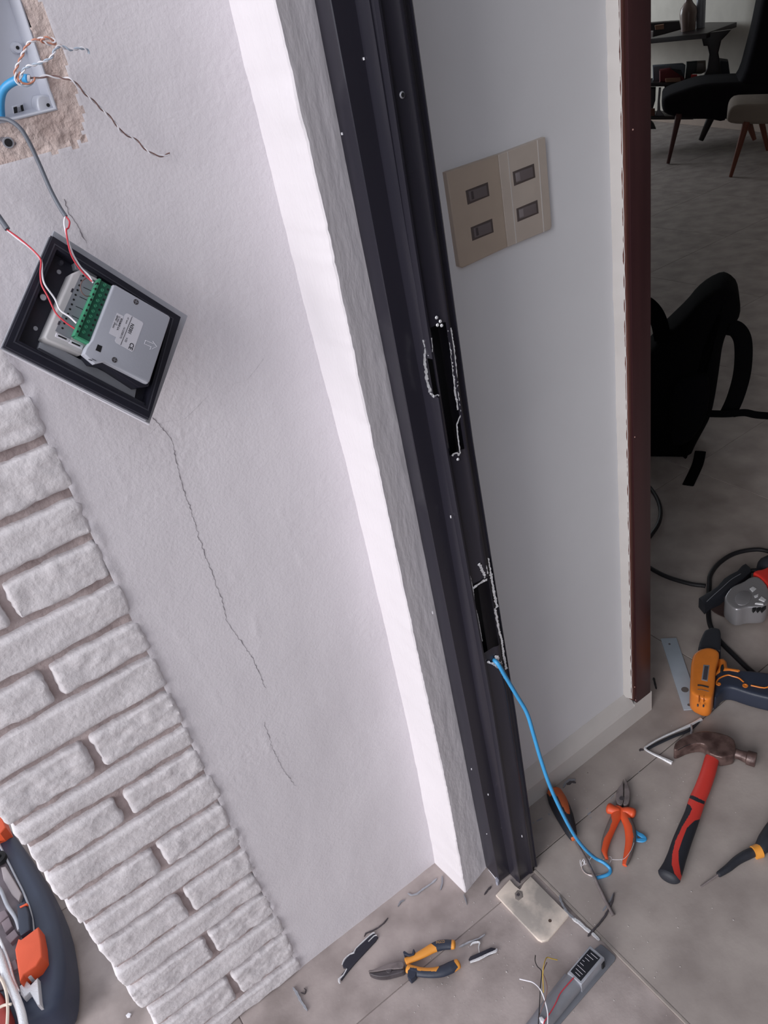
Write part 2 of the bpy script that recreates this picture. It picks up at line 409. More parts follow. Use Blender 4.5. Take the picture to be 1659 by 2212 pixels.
struct(finish(bm, 'trim_1', plaster2))['label'] = 'narrow plastered pilaster between the left wall and the black door frame'

# ---------------- black aluminium door frame
rows = {0: [677, 712, 767, 798, 820, 862, 874, 886], 500: [774, 806, 851, 878, 894, 935, 945, 956], 950: [866, 891, 932, 953, 963, 1001, 1009, 1018],
        1535: [982, 1007, 1035, 1057, 1066, 1094, 1102, 1111], 1850: [1044, 1067.5, 1095, 1107, 1115, 1142, 1147, 1155]}
FY = [.812, .768, .765, .747, .738, .7375, .739, .746]
cols = []
for k in range(8):
    pts = sorted([tuple(at(r[k], py, y=FY[k]))[::2] for py, r in rows.items()], key=lambda p: p[1])
    z0 = pts[0][1]; sl = (pts[-1][0]-pts[0][0])/(pts[-1][1]-z0)
    cols.append(([-.01]+[p[1] for p in pts]+[2.2], [pts[0][0]-.3*sl*z0]+[p[0] for p in pts]+[pts[-1][0]+sl*(2.2-pts[-1][1])]))
def fx(k, z): return float(np.interp(z, cols[k][1-1], cols[k][1]))
def zat(k, py): return float(at(np.interp(py, list(rows), [r[k] for r in rows.values()]), py, y=FY[k])[2])
df = empty('door_1', (.51, .77, 0), 'black aluminium entrance door frame with torn lock cut-outs', None, kind='structure')
Z = [0.004]+[z for z in np.arange(.03, 2.2, .03)]+[2.2]
cuts = [(zat(4, 988), zat(4, 712)), (zat(4, 1415), zat(4, 1268))]; gcut = (zat(4, 858), zat(4, 775))
Z = sorted(set(Z+[v for c in cuts for v in c]+list(gcut)))
def prof(z):  # outer profile with the small grooves
    X = [fx(k, z) for k in range(8)]
    p = [(X[0]-.004, .83), (X[0], FY[0]), (X[1], FY[1]), (X[1]+.0008, .7665), (X[2], .7655), (X[2]+.0003, .760), (X[3], .7475), (X[3]+.002, .7475), (X[3]+.0025, .745), (X[3]+.004, .744), (X[3]+.0045, .748), (X[4]-.003, .748), (X[4]-.0015, .738),
         (X[4]+.001, .738), (X[4]+.002, .741), (X[5]-.003, .7405), (X[5], .7385), (X[5]+.004, .7375), (X[6], .739), (X[6]+.001, .743), (X[7]-.003, .743), (X[7]-.002, .7405), (X[7], .742), (X[7]+.0005, .80), (X[7]-.02, .86)]
    return p
bm = bmesh.new(); R_ = [[bm.verts.new((x, y, z)) for x, y in prof(z)] for z in Z]
for (za, a), (zb, b) in zip(zip(Z, R_), zip(Z[1:], R_[1:])):
    zm = (za+zb)/2; up = cuts[0][0] < zm < cuts[0][1]; lo = cuts[1][0] < zm < cuts[1][1]; gc = gcut[0] < zm < gcut[1]
    for i in range(len(a)-1):
        if (up or lo) and 14 <= i <= 15 + (2 if lo else 0): continue
        if gc and 6 <= i <= 14: continue
        bm.faces.new((a[i], a[i+1], b[i+1], b[i]))
finish(bm, 'frame_profile', blackal, df)
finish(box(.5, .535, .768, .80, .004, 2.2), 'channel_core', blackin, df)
bm = tube([(fx(4, z)+.010, .752, z) for z in (cuts[0][0]-.03, cuts[0][1]+.02)], .0022, 8, 1)
tube([(fx(4, z)+.009, .754, z) for z in (cuts[1][0]-.03, cuts[1][1]+.02)], .002, 8, 1, bm); finish(bm, 'inner_rib', blackal, df)
def sliver(bm, pts, wd, y, jag=.4):
    """ragged thin strip of bare cut metal, pts in px on the plane y, given a real thickness"""
    W = [at(px, py, y=y) for px, py in pts]; P = []
    for a, b in zip(W, W[1:]):
        n_ = max(2, int((b-a).length/.0022))
        P += [a.lerp(b, i/n_) for i in range(n_)]
    P.append(W[-1]); L = []
    for i, p in enumerate(P):
        t = (P[min(i+1, len(P)-1)]-P[max(i-1, 0)]).normalized(); s = t.cross(Vector((0, 1, 0))).normalized()
        a = wd*(1+jag*random.uniform(-1, 1)); j = s*random.uniform(-1, 1)*wd*jag*.6; dy = Vector((0, random.uniform(-.0006, .0004), 0))
        L.append([bm.verts.new(p+s*a+j+dy), bm.verts.new(p-s*a+j+dy), bm.verts.new(p+j+Vector((0, .0016, 0)))])
    for a, b in zip(L, L[1:]):
        for i in range(3): bm.faces.new((a[i], a[(i+1) % 3], b[(i+1) % 3], b[i]))
    bm.faces.new(L[0]); bm.faces.new(L[-1][::-1])
for pts, wd, y in [([(968, 710), (977, 780), (984, 850), (990, 885)], .0014, .7385), ([(974, 708), (982, 760), (990, 850), (997, 893), (992, 905), (987, 918), (990, 950), (994, 978), (990, 985)], .0008, .738),
                   ([(919, 752), (917, 775), (922, 820), (930, 848)], .0019, .7475), ([(930, 850), (937, 857), (945, 853), (950, 855)], .0013, .745), ([(925, 768), (933, 772)], .0006, .744), ([(934, 765), (934, 745), (932, 730)], .0006, .738),
                   ([(914, 735), (918, 750)], .0008, .7475), ([(977, 985), (980, 980), (988, 978), (992, 984)], .0012, .738),
                   ([(1055, 1206), (1059, 1230), (1061, 1245)], .0013, .7385), ([(1060, 1240), (1064, 1262), (1071, 1300), (1074, 1312)], .0022, .7385), ([(1069, 1315), (1074, 1340), (1078, 1362), (1084, 1385), (1088, 1415), (1094, 1445)], .0019, .739),
                   ([(1023, 1270), (1032, 1263), (1044, 1255), (1052, 1252)], .0018, .738), ([(1035, 1218), (1042, 1232), (1049, 1248)], .0022, .738), ([(1050, 1222), (1054, 1240)], .001, .738),
                   ([(1006, 1245), (1011, 1265)], .0014, .7475), ([(1015, 1245), (1020, 1268), (1024, 1295)], .0011, .739), ([(1012, 1280), (1017, 1300), (1022, 1325), (1030, 1365)], .0009, .7475),
                   ([(1032, 1390), (1038, 1410), (1042, 1430)], .0015, .7475), ([(1043, 1435), (1048, 1460)], .0007, .7475), ([(1024, 1300), (1034, 1340), (1042, 1385)], .0005, .74),
                   ([(1070, 1418), (1078, 1424), (1082, 1436)], .003, .738), ([(1054, 1430), (1066, 1434), (1075, 1442), (1090, 1450)], .0016, .738), ([(1082, 1452), (1090, 1466)], .001, .738)]:
    bm = bmesh.new(); sliver(bm, pts, wd, y); finish(bm, 'torn_edge', bare, df, smooth=False)['label'] = 'bright bare metal where the black frame was cut'
bm = bmesh.new()
for x, y in [(943, 686), (951, 694), (945, 702), (954, 703), (989, 992)]: p = at(x, y, y=.7395); cyl(p, p+Vector((0, -.001, 0)), .0022, .0016, 10, bm)
for x, y in [(955, 936), (956, 942), (957, 948)]: p = at(x, y, y=.7475); cyl(p, p+Vector((0, -.0008, 0)), .0018, .001, 6, bm)
finish(bm, 'drill_mark', bare, df)
p = at(869, 205, y=.740); bm = bmesh.new()
for k in range(16):
    a0, a1 = 2*math.pi*k/16, 2*math.pi*(k+1)/16
    q = [p+Vector((math.cos(a)*r, -h, math.sin(a)*r)) for a, r, h in ((a0, .0035, .0), (a1, .0035, .0), (a1, .0022, .001), (a0, .0022, .001))]
    bm.faces.new([bm.verts.new(v) for v in q])
bmesh.ops.remove_doubles(bm, verts=bm.verts, dist=1e-5); finish(bm, 'screw_ring', alud, df)
finish(cyl(p+Vector((0, .0006, 0)), p+Vector((0, -.0004, 0)), .0022, .0022, 12), 'screw_hole', hole, df)
bm = bmesh.new()
for x, y, L, yy in [(719, 122, 4, .79), (729, 149, 3, .79), (738, 289, 3, .79), (785, 127, 3, .765), (934, 1323, 6, .795), (1018, 1661, 5, .79), (1027, 1690, 6, .79), (1054, 1716, 5, .766), (1075, 1737, 4, .766), (1051, 1801, 3, .78), (973, 1116, 5, .75), (1127, 1806, 7, .74), (940, 1180, 4, .79), (1083, 1787, 3, .766)]:
    p = at(x, y, y=yy); box(p.x-.0006, p.x+.0008, p.y-.0012, p.y, p.z-L*.0004, p.z+L*.0004, bm=bm)
finish(bm, 'paint_fleck', whitew, df)['kind'] = 'stuff'

# ---------------- interior white wall, skirting, mahogany trim
YB = .872
struct(finish(box(.545, .985, YB, .99, 0, 2.75), 'wall_back', whitewall))['label'] = 'smooth white interior wall with the switch plate'
# skirting: board with sloping top, runs under the mahogany trim and stops square
bm = bmesh.new(); pr = [(.852, 0.003), (.852, .058), (.8555, .066), (.8715, .093), (.90, .093), (.90, .003)]
A = [bm.verts.new((.56, y, z)) for y, z in pr]; xe = [1.03, 1.03, 1.03, .985, .985, 1.03]
pr2 = [(.852, 0.003), (.852, .066), (.8555, .068), (.8715, .093), (.90, .093), (.90, .003)]
B_ = [bm.verts.new((.972, y, z)) for y, z in pr]
for i in range(6): bm.faces.new((A[i], A[(i+1) % 6], B_[(i+1) % 6], B_[i]))
bm.faces.new(A[::-1]); bm.faces.new(B_)
box(.972, 1.03, .852, .99, .003, .064, bm=bm)
struct(finish(bm, 'baseboard_back', skirt, smooth=False))['label'] = 'cream white skirting board under the white wall'
mh = empty('trim_2', (1.0, .86, .07), 'dark mahogany door casing at the end of the white wall', None, kind='structure')
finish(box(.978, 1.0245, .851, .99, .066, 2.2, .001), 'casing_board', mahog, mh)
bm = box(.9665, .9795, .8555, .874, .080, 2.2, .001); box(.969, .973, .8535, .857, .08, 2.2, .0005, bm); finish(bm, 'casing_bead', mahogside, mh)
bm = bmesh.new(); G = []
for z in np.arange(.085, 2.2, .008):
    e = .9625+.0016*ns(z, 1, 1, 14)+.0018*ns(z, 2, 2, 60); G.append([bm.verts.new((x, y, z)) for x, y in ((e-.004, YB+.001), (e-.001, .8665), (.9675+.0012*ns(z, 0, 3, 50), .8545), (.9675, .873))])
for a, b in zip(G, G[1:]):
    for i in range(3): bm.faces.new((a[i], a[i+1], b[i+1], b[i]))
finish(bm, 'filler_edge', skirt, mh)
bm = bmesh.new()
for x, y in [(1371, 944), (1367, 280), (1371, 1484), (1373, 1512)]:
    p = at(x, y, y=.851); bmesh.ops.create_icosphere(bm, subdivisions=1, radius=.0014, matrix=Matrix.Translation(p))
finish(bm, 'chip', mat('bare_chip', (190, 150, 140), .7), mh)

# ---------------- floor tiles
fl = empty('floor', (0, 0, 0), 'grey stone floor tiles', None, kind='structure')
finish(box(-4, 9, -4, 9, -.05, -.006), 'floor_bed', grout, fl)
finish(box(-4, .544, -4, 9, -.02, -.0015), 'floor_bed', mat('pale_grout', (142, 131, 128), .95), fl)
def tile_mesh(sx, sy, m_, cache={}):
    k = (round(sx, 3), round(sy, 3), m_.name)
    if k not in cache:
        b = box(-sx/2, sx/2, -sy/2, sy/2, -.006, 0, .0012); me = bpy.data.meshes.new('floor_tile'); b.to_mesh(me); b.free(); me.materials.append(m_); cache[k] = me
    return cache[k]
def tiles(xs, ys, m_, z, gap=.0016):
    for xa, xb in zip(xs, xs[1:]):
        for ya, yb in zip(ys, ys[1:]):
            o = bpy.data.objects.new('floor_tile', tile_mesh(xb-xa-gap, yb-ya-gap, m_)); COL.objects.link(o); o.parent = fl
            o.location = ((xa+xb)/2, (ya+yb)/2, z)
tiles([-3.655, -3.055, -2.455, -1.855, -1.255, -.655, -.055, .545], [-3.466, -2.866, -2.266, -1.666, -1.066, -.466, .134, .736, 1.338, 1.94, 2.54, 3.14, 3.74], tile, 0)
tiles([.549, 1.223, 1.925, 2.627, 3.329, 4.031, 4.733, 5.435, 6.137, 6.839, 7.54], [-3.35, -2.665, -1.98, -1.295, -.61, .073, .757, 1.441, 2.125, 2.81, 3.495, 4.18, 4.865, 5.55, 6.235, 6.92, 7.6], tilein, .003)
finish(box(.544, .5495, -3.3, .74, -.004, .0035, .0005), 'edge_strip', edgeline, fl)
# ---------------- the rest of the house
struct(finish(box(.50, .64, 1.0, 7.6, 0, 2.75), 'wall_side', skyplain))
struct(finish(box(.48, .56, -4, -.7, 0, 2.75), 'wall_front', skyplain))
struct(finish(box(.48, .58, -.7, .86, 2.2, 2.75), 'wall_lintel', skyplain))
struct(finish(box(.5, 8.2, -3.5, 7.8, 2.75, 2.85), 'ceiling', skyplain))
struct(finish(box(.5, 8.2, -3.5, -3.36, 0, 2.75), 'wall_right', farwall))
struct(finish(box(.5, 8.2, 7.6, 7.75, 0, 2.75), 'wall_end', farwall))
FA, FB = at(1415, 262, z=0), at(1659, 287, z=0); fd = (FB-FA).normalized(); FA2, FB2 = FA-fd*2.2, FB+fd*7.0; fn = Vector((fd.y, -fd.x, 0)); fn = fn if fn.x > 0 else -fn
bm = bmesh.new(); q = [FA2, FB2, FB2+fn*.15, FA2+fn*.15]; v0 = [bm.verts.new(p) for p in q]; v1 = [bm.verts.new(p+Vector((0, 0, 2.75))) for p in q]
for i in range(4): bm.faces.new((v0[i], v0[(i+1) % 4], v1[(i+1) % 4], v1[i]))
struct(finish(bm, 'wall_far', farwall))
bm = bmesh.new(); q = [FA2-fn*.015, FB2-fn*.015, FB2, FA2]; v0 = [bm.verts.new(p+Vector((0, 0, .004))) for p in q]; v1 = [bm.verts.new(p+Vector((0, 0, .08))) for p in q]
for i in range(4): bm.faces.new((v0[i], v0[(i+1) % 4], v1[(i+1) % 4], v1[i]))
bm.faces.new(v1); struct(finish(bm, 'baseboard_far', mat('far_skirting', (178, 160, 148), .6), smooth=False))
struct(finish(box(-4, .52, -4.1, -4, 0, 2.6), 'wall_light_block', skyplain))  # unseen wall behind the camera, added to darken light from that side
# ================================================================ THINGS ON THE LEFT WALL
def strand(path_w, r, m_, name, parent, n=6, seg=8):
    return finish(tube(path_w, r, seg, n), name, m_, parent)
def wallpath(pts, y):
    if isinstance(y, (int, float)): y = [y]*len(pts)
    ys = np.interp(np.linspace(0, 1, len(pts)), np.linspace(0, 1, len(y)), y)
    return [at(a, b, y=float(v)) for (a, b), v in zip(pts, ys)]
def twisted(path, r, m1, m2, n1, n2, parent, pitch=.011, off=.0008):
    P = catmull(path, 10); d = 0; A = []; B = []; pr = None
    for i, p in enumerate(P):
        if i: d += (P[i]-P[i-1]).length
        t = (P[min(i+1, len(P)-1)]-P[max(i-1, 0)]).normalized(); s = (pr-t*pr.dot(t)).normalized() if pr else t.orthogonal().normalized(); pr = s; q = t.cross(s)
        a = 2*math.pi*d/pitch; v = (s*math.cos(a)+q*math.sin(a))*off; A.append(p+v); B.append(p-v)
    finish(tube(A, r, 6, 1), n1, m1, parent); finish(tube(B, r, 6, 1), n2, m2, parent)

wb = empty('wall_box', tuple(at(60, 150, y=YA)), 'white recessed metal wall box with screw bosses set in bare mortar', 'box')
bm = bmesh.new()
wp = [WA.px(x, y) for x, y in [(-60, -260), (43, 2), (121, 235), (-30, 272), (-120, 250)]]
r0 = offset(wp, -.0012); lv = [(r0, .0), (wp, .0005), (offset(wp, .0015), 0), (offset(wp, .004), -.024)]
rg = [[bm.verts.new(WA.w(a, b, z)) for a, b in P] for P, z in lv]
for a, b in zip(rg, rg[1:]):
    for i in range(5): bm.faces.new((a[i], a[(i+1) % 5], b[(i+1) % 5], b[i]))
bm.faces.new(rg[-1]); finish(bm, 'box_shell', boxw, wb)
finish(pxprism(WA, [(80, 208), (95, 203), (112, 208), (121, 234), (92, 245), (82, 236)], 0, -.0235, -.002, .002, 1), 'screw_boss', boxw, wb)
for x, y, r, zz in [(104, 227, .0016, -.0018), (38, 103, .0016, -.0178)]:
    a, b = WA.px(x, y, zz); finish(cyl(WA.w(a, b, zz-.001), WA.w(a, b, zz+.0003), r, r, 14), 'screw_hole', hole, wb)
a, b = WA.px(38, 103, -.018); finish(cyl(WA.w(a, b, -.0238), WA.w(a, b, -.0180), .0055, .0042, 20), 'screw_boss', boxw, wb)
finish(pxprism(WA, [(26, 229), (50, 222), (56, 241), (30, 250)], -.022, -.0238, -.0215, .0006), 'knockout_tab', boxw, wb)
finish(pxprism(WA, [(29, 232), (36, 230), (38, 244), (31, 246)], -.021, -.0216, -.0208), 'slot', hole, wb); finish(pxprism(WA, [(44, 228), (49, 226), (52, 239), (47, 241)], -.021, -.0216, -.0208), 'slot', hole, wb)
finish(pxprism(WA, [(37, 232), (44, 230), (45, 240), (39, 242)], -.021, -.0216, -.0200, .0003), 'slot_tab', alud, wb)
# wall plug hole in the bare patch
wpl = empty('wall_plug', tuple(at(15, 307, y=YA)), 'grey plastic wall plug in a dark drilled hole below the wall box', 'plug')
a, b = WA.px(16, 308, -.004)
bm = bmesh.new(); cl = [(a+math.cos(t)*.0085*(1+.25*ns(math.cos(t), math.sin(t), 3, 2)), b-.002+math.sin(t)*.010*(1+.3*ns(math.cos(t), math.sin(t), 8, 2))) for t in np.linspace(0, 2*math.pi, 22, endpoint=False)]
bm = prism(WA, cl, -.006, -.0012, .0005); finish(bm, 'hole_rim', mat('grey_hole_rim', (128, 122, 126), .95, bump=.6, bscale=300), wpl)  # uneven ring around the plug, darker than the mortar
bm = cyl(WA.w(a, b, -.006), WA.w(a, b, .0005), .0052, .0050, 18); finish(bm, 'plug_sleeve', mat('grey_plug', (150, 150, 158), .5), wpl)
finish(cyl(WA.w(a, b, -.005), WA.w(a, b, .0008), .0036, .0036, 16), 'plug_bore', hole, wpl)

nc = empty('network_cable', tuple(at(50, 170, y=.86)), 'thick blue network cable with untwisted pairs sticking out of the wall box', 'cable')
end = [(2, 252), (1, 220), (7, 195), (24, 179), (48, 170), (62, 170)]
strand(wallpath(end, [.895, .862]), .0038, bluew, 'sheath', nc, seg=12)
p0 = at(60, 169, y=.861); p1 = at(66, 170, y=.860); finish(cyl(p0, p1, .0031, .0028, 12), 'core', whitew, nc)
twisted(wallpath([(64, 182), (45, 182), (34, 168), (34, 150), (44, 128), (52, 110), (62, 93), (78, 86), (100, 82), (116, 86), (119, 93), (106, 95), (90, 88), (95, 82)], [.856, .845, .84]), .00075, orangew, whitew, 'orange_strand', 'white_strand', nc)
twisted(wallpath([(58, 186), (44, 178), (48, 158), (57, 145), (80, 138), (108, 126), (120, 106), (131, 100), (152, 107), (176, 104), (188, 108), (191, 116)], [.856, .84, .845]), .0007, paleblue, whitew, 'blue_strand', 'white_strand', nc)
twisted(wallpath([(66, 171), (84, 168), (105, 164), (135, 169), (155, 173), (185, 203), (215, 231), (246, 262), (262, 284), (290, 300), (308, 316), (326, 331), (350, 337), (367, 332)], [.86, .846, .872, .878]), .0007, brownw, whitew, 'brown_strand', 'white_strand', nc, pitch=.02)
ring = [(40, 160), (36, 172), (44, 183), (58, 186), (70, 180), (72, 172)]
strand(wallpath(ring, .853), .0008, paleblue, 'blue_strand', nc); strand(wallpath([(x+3, y-5) for x, y in ring], .852), .0008, orangew, 'orange_strand', nc); strand(wallpath([(x-4, y-1) for x, y in ring], .853), .0007, whitew, 'white_strand', nc)

# ---------------- intercom panel hanging on its wires, back to the camera
pT, pR, pB, pL = (117, 498), (406, 682), (323, 916), (8, 755)
h_ = lambda p: np.array([p[0]-CX, p[1]-CY, FPX])
du = ROT@np.cross(np.cross(h_(pT), h_(pR)), np.cross(h_(pL), h_(pB))); dv = ROT@np.cross(np.cross(h_(pT), h_(pL)), np.cross(h_(pR), h_(pB)))
du = du/np.linalg.norm(du); dv = dv/np.linalg.norm(dv); du = du if du[2] < 0 else -du; dv = dv if dv[2] < 0 else -dv
PO = at(*pT, y=.868); PF = Frame(PO, dv, du)
if PF.n.y > 0: print('PANEL NORMAL FLIPPED')
ic = empty('intercom_panel', tuple(PO), 'square intercom panel hanging back to front by its wires, grey module inside a black frame', 'intercom')
C2 = lambda pts: crop(0, 430, .27125, pts); C5 = lambda pts: crop(150, 500, .16275, pts)
fpn = [PF.px(*p) for p in (pT, pR, pB, pL)]
finish(prism(PF, fpn, -.0035, 0, .0008), 'faceplate', alu, ic)
def ringprism(F, outp, inp, z0, z1, name, mt, parent, lip=0):
    bm = bmesh.new(); L = [(outp, z0), (outp, z1), (inp, z1), (inp, z0)]
    R = [[bm.verts.new(F.w(a, b, z)) for a, b in P] for P, z in L]
    for a, b in zip(R, R[1:]+R[:1]):
        for i in range(len(outp)): bm.faces.new((a[i], a[(i+1) % len(outp)], b[(i+1) % len(outp)], b[i]))
    bmesh.ops.bevel(bm, geom=[e for e in bm.edges if len(e.link_faces) == 2 and e.calc_face_angle() > .5], offset=.0004, segments=1, affect='EDGES')
    return finish(bm, name, mt, parent)
WT = .013
outq = [PF.px(x, y, WT) for x, y in C2([(422, 296), (1440, 940), (1188, 1745), (44, 1172)])]
midq = [PF.px(x, y, WT) for x, y in C2([(452, 330), (1442, 952), (1180, 1690), (75, 1150)])]
inq = [PF.px(x, y, WT) for x, y in C2([(452, 400), (1350, 962), (1163, 1648), (150, 1128)])]
ringprism(PF, outq, inq, 0, WT, 'frame_wall', darkpl, ic)
o2 = offset(outq, -.0012); ringprism(PF, o2, outq, .002, .0055, 'edge_trim', alu, ic); finish(tube([PF.w(fpn[3][0], fpn[3][1], -.001), PF.w(fpn[2][0], fpn[2][1], -.001)], .0014, 8, 1), 'edge_trim', labelw, ic); ringprism(PF, o2, outq, .008, .0095, 'edge_trim', darkp2, ic)
ringprism(PF, offset(inq, -.0040), offset(inq, -.0028), WT-.0003, WT+.0006, 'inner_lip', darkp2, ic)
finish(prism(PF, offset(inq, .0002), .0004, .0015), 'tray_bottom', darkpl, ic)
finish(pxprism(PF, C2([(315, 1140), (420, 1165), (1085, 1510), (1070, 1590), (300, 1190)]), .004, .0015, .005, .0006), 'rail', alu, ic)
finish(pxprism(PF, C2([(290, 1200), (310, 1185), (1160, 1630), (1160, 1655)]), .007, .0015, .008, .0004), 'rail', darkp2, ic)
finish(pxprism(PF, C2([(450, 405), (470, 400), (800, 590), (780, 610)]), .008, .0015, .009, .0004), 'rail', alud, ic)
finish(pxprism(PF, C2([(590, 510), (640, 500), (790, 590), (760, 640), (600, 560)]), .008, .0015, .009, .0004), 'mounting_tab', alud, ic)
for x, y, r in [(344, 782, .0032), (283, 1030, .0022), (470, 580, .0022), (1252, 1298, .0018)]:
    a, b = PF.px(0+x*.27125, 430+y*.27125, .002); finish(cyl(PF.w(a, b, .0013), PF.w(a, b, .0022), r, r, 14), 'bright_hole', alu, ic)
for x, y in [(344, 782), (488, 505), (1380, 1000)]:
    a, b = PF.px(x*.27125, 430+y*.27125, .003); finish(cyl(PF.w(a, b, .0013), PF.w(a, b, .004), .0042 if x == 344 else .003, .0038 if x == 344 else .002, 14), 'screw_post', darkp2, ic)
a, b = PF.px(344*.27125, 430+782*.27125, .0045); finish(cyl(PF.w(a, b, .004), PF.w(a, b, .0046), .003, .003, 14), 'post_hole', labelw, ic)
# module: low terminal part and the raised cover
md = finish(pxprism(PF, C2([(640, 562), (915, 700), (705, 1215), (660, 1235), (375, 1125), (352, 1100), (575, 590)]), .017, .0015, .017, .0022, 0), 'module_base', modlow, ic)
finish(pxprism(PF, C2([(640, 600), (770, 650), (560, 1115), (440, 1050)]), .0172, .0168, .0172), 'terminal_legend', labgrey, ic)
bdark = pxprism(PF, C2([(905, 720), (1335, 970), (1178, 1492), (1100, 1500), (840, 1330), (740, 1310), (690, 1250)]), .020, .0015, .0215, .001); finish(bdark, 'module_body', darkpl, ic)
cover = finish(pxprism(PF, C2([(905, 682), (925, 684), (1345, 928), (1358, 945), (1350, 975), (1195, 1450), (1180, 1468), (1160, 1462), (835, 1296), (760, 1312), (668, 1235), (690, 1180), (735, 1120)]), .0275, .0205, .0275, .0016, 0), 'module_cover', modgrey, ic)
W_ = .0275
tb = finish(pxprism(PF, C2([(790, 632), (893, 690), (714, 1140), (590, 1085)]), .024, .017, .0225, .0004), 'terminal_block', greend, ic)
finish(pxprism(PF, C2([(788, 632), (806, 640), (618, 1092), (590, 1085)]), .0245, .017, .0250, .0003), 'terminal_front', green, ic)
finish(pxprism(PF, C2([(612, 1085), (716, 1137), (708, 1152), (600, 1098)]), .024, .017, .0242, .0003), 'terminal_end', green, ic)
for k in range(10):
    t = (k+.5)/10; ax, ay = 845+(660-845)*t, 662+(1078-662)*t
    a, b = PF.px(ax*.27125, 430+ay*.27125, .0235); finish(cyl(PF.w(a, b, .0222), PF.w(a, b, .0232), .0019, .0017, 12), 'terminal_screw', green, ic)
    finish(box(-.0014, .0014, -.0003, .0003, 0, .0003).copy() if False else prism(PF, [(a-.0013, b-.0013+.0004), (a-.0013+.0004, b-.0013), (a+.0013, b+.0013-.0004), (a+.0013-.0004, b+.0013)], .0232, .0234), 'screw_slot', greend, ic)
    bx, by = 775+(598-775)*t, 660+(1082-660)*t
    a, b = PF.px(bx*.27125, 430+by*.27125, .0215); finish(prism(PF, [(a-.0011, b-.0009), (a+.0011, b-.0009), (a+.0011, b+.0009), (a-.0011, b+.0009)], .0205, .0254), 'terminal_slot', hole, ic)
    cx_, cy_ = 868+(700-868)*t, 700+(1105-700)*t
    a, b = PF.px(cx_*.27125, 430+cy_*.27125, .0226); finish(cyl(PF.w(a, b, .022), PF.w(a, b, .0229), .0013, .0012, 10), 'terminal_rivet', hole, ic)
for k in range(12):
    x, y = 662+(497-662)*k/11, 612+(1028-612)*k/11; a, b = PF.px(x*.27125, 430+y*.27125, .0172); finish(cyl(PF.w(a, b, .0165), PF.w(a, b, .0174), .0011, .0011, 12), 'legend_dot', hole, ic)
    if k % 2 == 0: finish(pxprism(PF, C2([(x+32, y+12), (x+118, y+52), (x+116, y+56), (x+30, y+16)]), .0173, .0171, .0174), 'legend_line', ink, ic)
for q in ([(450, 1065), (560, 1115), (548, 1140), (440, 1095)], [(560, 1118), (668, 1168), (655, 1198), (548, 1148)]):
    finish(pxprism(PF, C2(q), .0178, .0168, .018, .0004), 'fuse_clip', labelw, ic)
    cxm = sum(p[0] for p in q)/4; cym = sum(p[1] for p in q)/4; finish(pxprism(PF, C2([(cxm-35, cym-22), (cxm+32, cym+8), (cxm+28, cym+18), (cxm-40, cym-12)]), .018, .0178, .0184), 'fuse', hole, ic)
for q in ([(574, 710), (588, 716), (576, 745), (562, 738)], [(468, 970), (485, 977), (472, 1004), (457, 998)]): finish(pxprism(PF, C2(q), .0172, .017, .0174), 'legend_mark', darkp2, ic)
def scr(x, y):
    a, b = PF.px(150+x*.16275, 500+y*.16275, W_); s = finish(cyl(PF.w(a, b, W_-.001), PF.w(a, b, W_+.0003), .0030, .0028, 18), 'cover_screw', steeld, ic)
    finish(prism(PF, [(a-.0022, b-.0004), (a+.0022, b-.0004), (a+.0022, b+.0004), (a-.0022, b+.0004)], W_+.0003, W_+.0005), 'screw_slot', alud, s)
    finish(prism(PF, [(a-.0004, b-.0022), (a+.0004, b-.0022), (a+.0004, b+.0022), (a-.0004, b+.0022)], W_+.0003, W_+.0005), 'screw_slot', alud, s)
scr(884, 935); scr(598, 1705)
finish(pxprism(PF, C5([(375, 1498), (435, 1525), (412, 1605), (345, 1575)]), W_, W_-.0005, W_+.0002), 'jumper_opening', hole, ic)
finish(pxprism(PF, C5([(255, 1692), (300, 1714), (298, 1720), (252, 1698)]), W_, W_-.0005, W_+.0002), 'vent_slot', darkp2, ic)
finish(pxprism(PF, C5([(300, 1688), (355, 1714), (353, 1721), (298, 1695)]), W_, W_-.0005, W_+.0002), 'vent_slot', darkp2, ic)
for seg_ in ([(1010, 1445), (995, 1490), (1085, 1530), (1070, 1570)], [(1010, 1445), (1118, 1490)], [(1105, 1455), (1160, 1530), (1095, 1560)]):
    P = [PF.px(150+x*.16275, 500+y*.16275, W_) for x, y in seg_]; finish(tube([PF.w(a, b, W_) for a, b in P], .00035, 6, 1), 'moulded_arrow', labelw, ic)
l1 = finish(pxprism(PF, C5([(755, 1088), (775, 1090), (965, 1200), (980, 1225), (850, 1580), (830, 1597), (620, 1478), (604, 1450), (735, 1105)]), W_, W_-.0002, W_+.0002), 'rating_label', labelw, ic)
l2 = finish(pxprism(PF, C5([(632, 1080), (718, 1125), (625, 1400), (610, 1400), (524, 1352)]), W_, W_-.0002, W_+.00015), 'rating_label', labelw, ic)
def ptext(s, x, y, size, sx=1.0, par=l1, bold=0):
    a, b = PF.px(150+x*.16275, 500+y*.16275, W_); text(s, PF, a, b, size, W_+.0003, ink, par, sx=sx, bold=bold)
finish(pxprism(PF, C5([(828, 1130), (833, 1133), (680, 1508), (675, 1505)]), W_, W_, W_+.0004), 'label_rule', ink, l1)
ptext('N3301', 820, 1216, .0050, .86, l1, .00010); ptext('V.03', 752, 1405, .0028); ptext('CE', 812, 1470, .0062, 1, l1, .00012)
ptext('Nº serie', 772, 1138, .0022); ptext('1612300175', 722, 1262, .0027)
ptext('GOLMAR S.A.', 684, 1148, .0025, .95, l2, .00005); ptext('C/ Silici, 13', 655, 1122, .0023, 1, l2); ptext('08940 - SPAIN', 628, 1110, .0024, 1, l2)
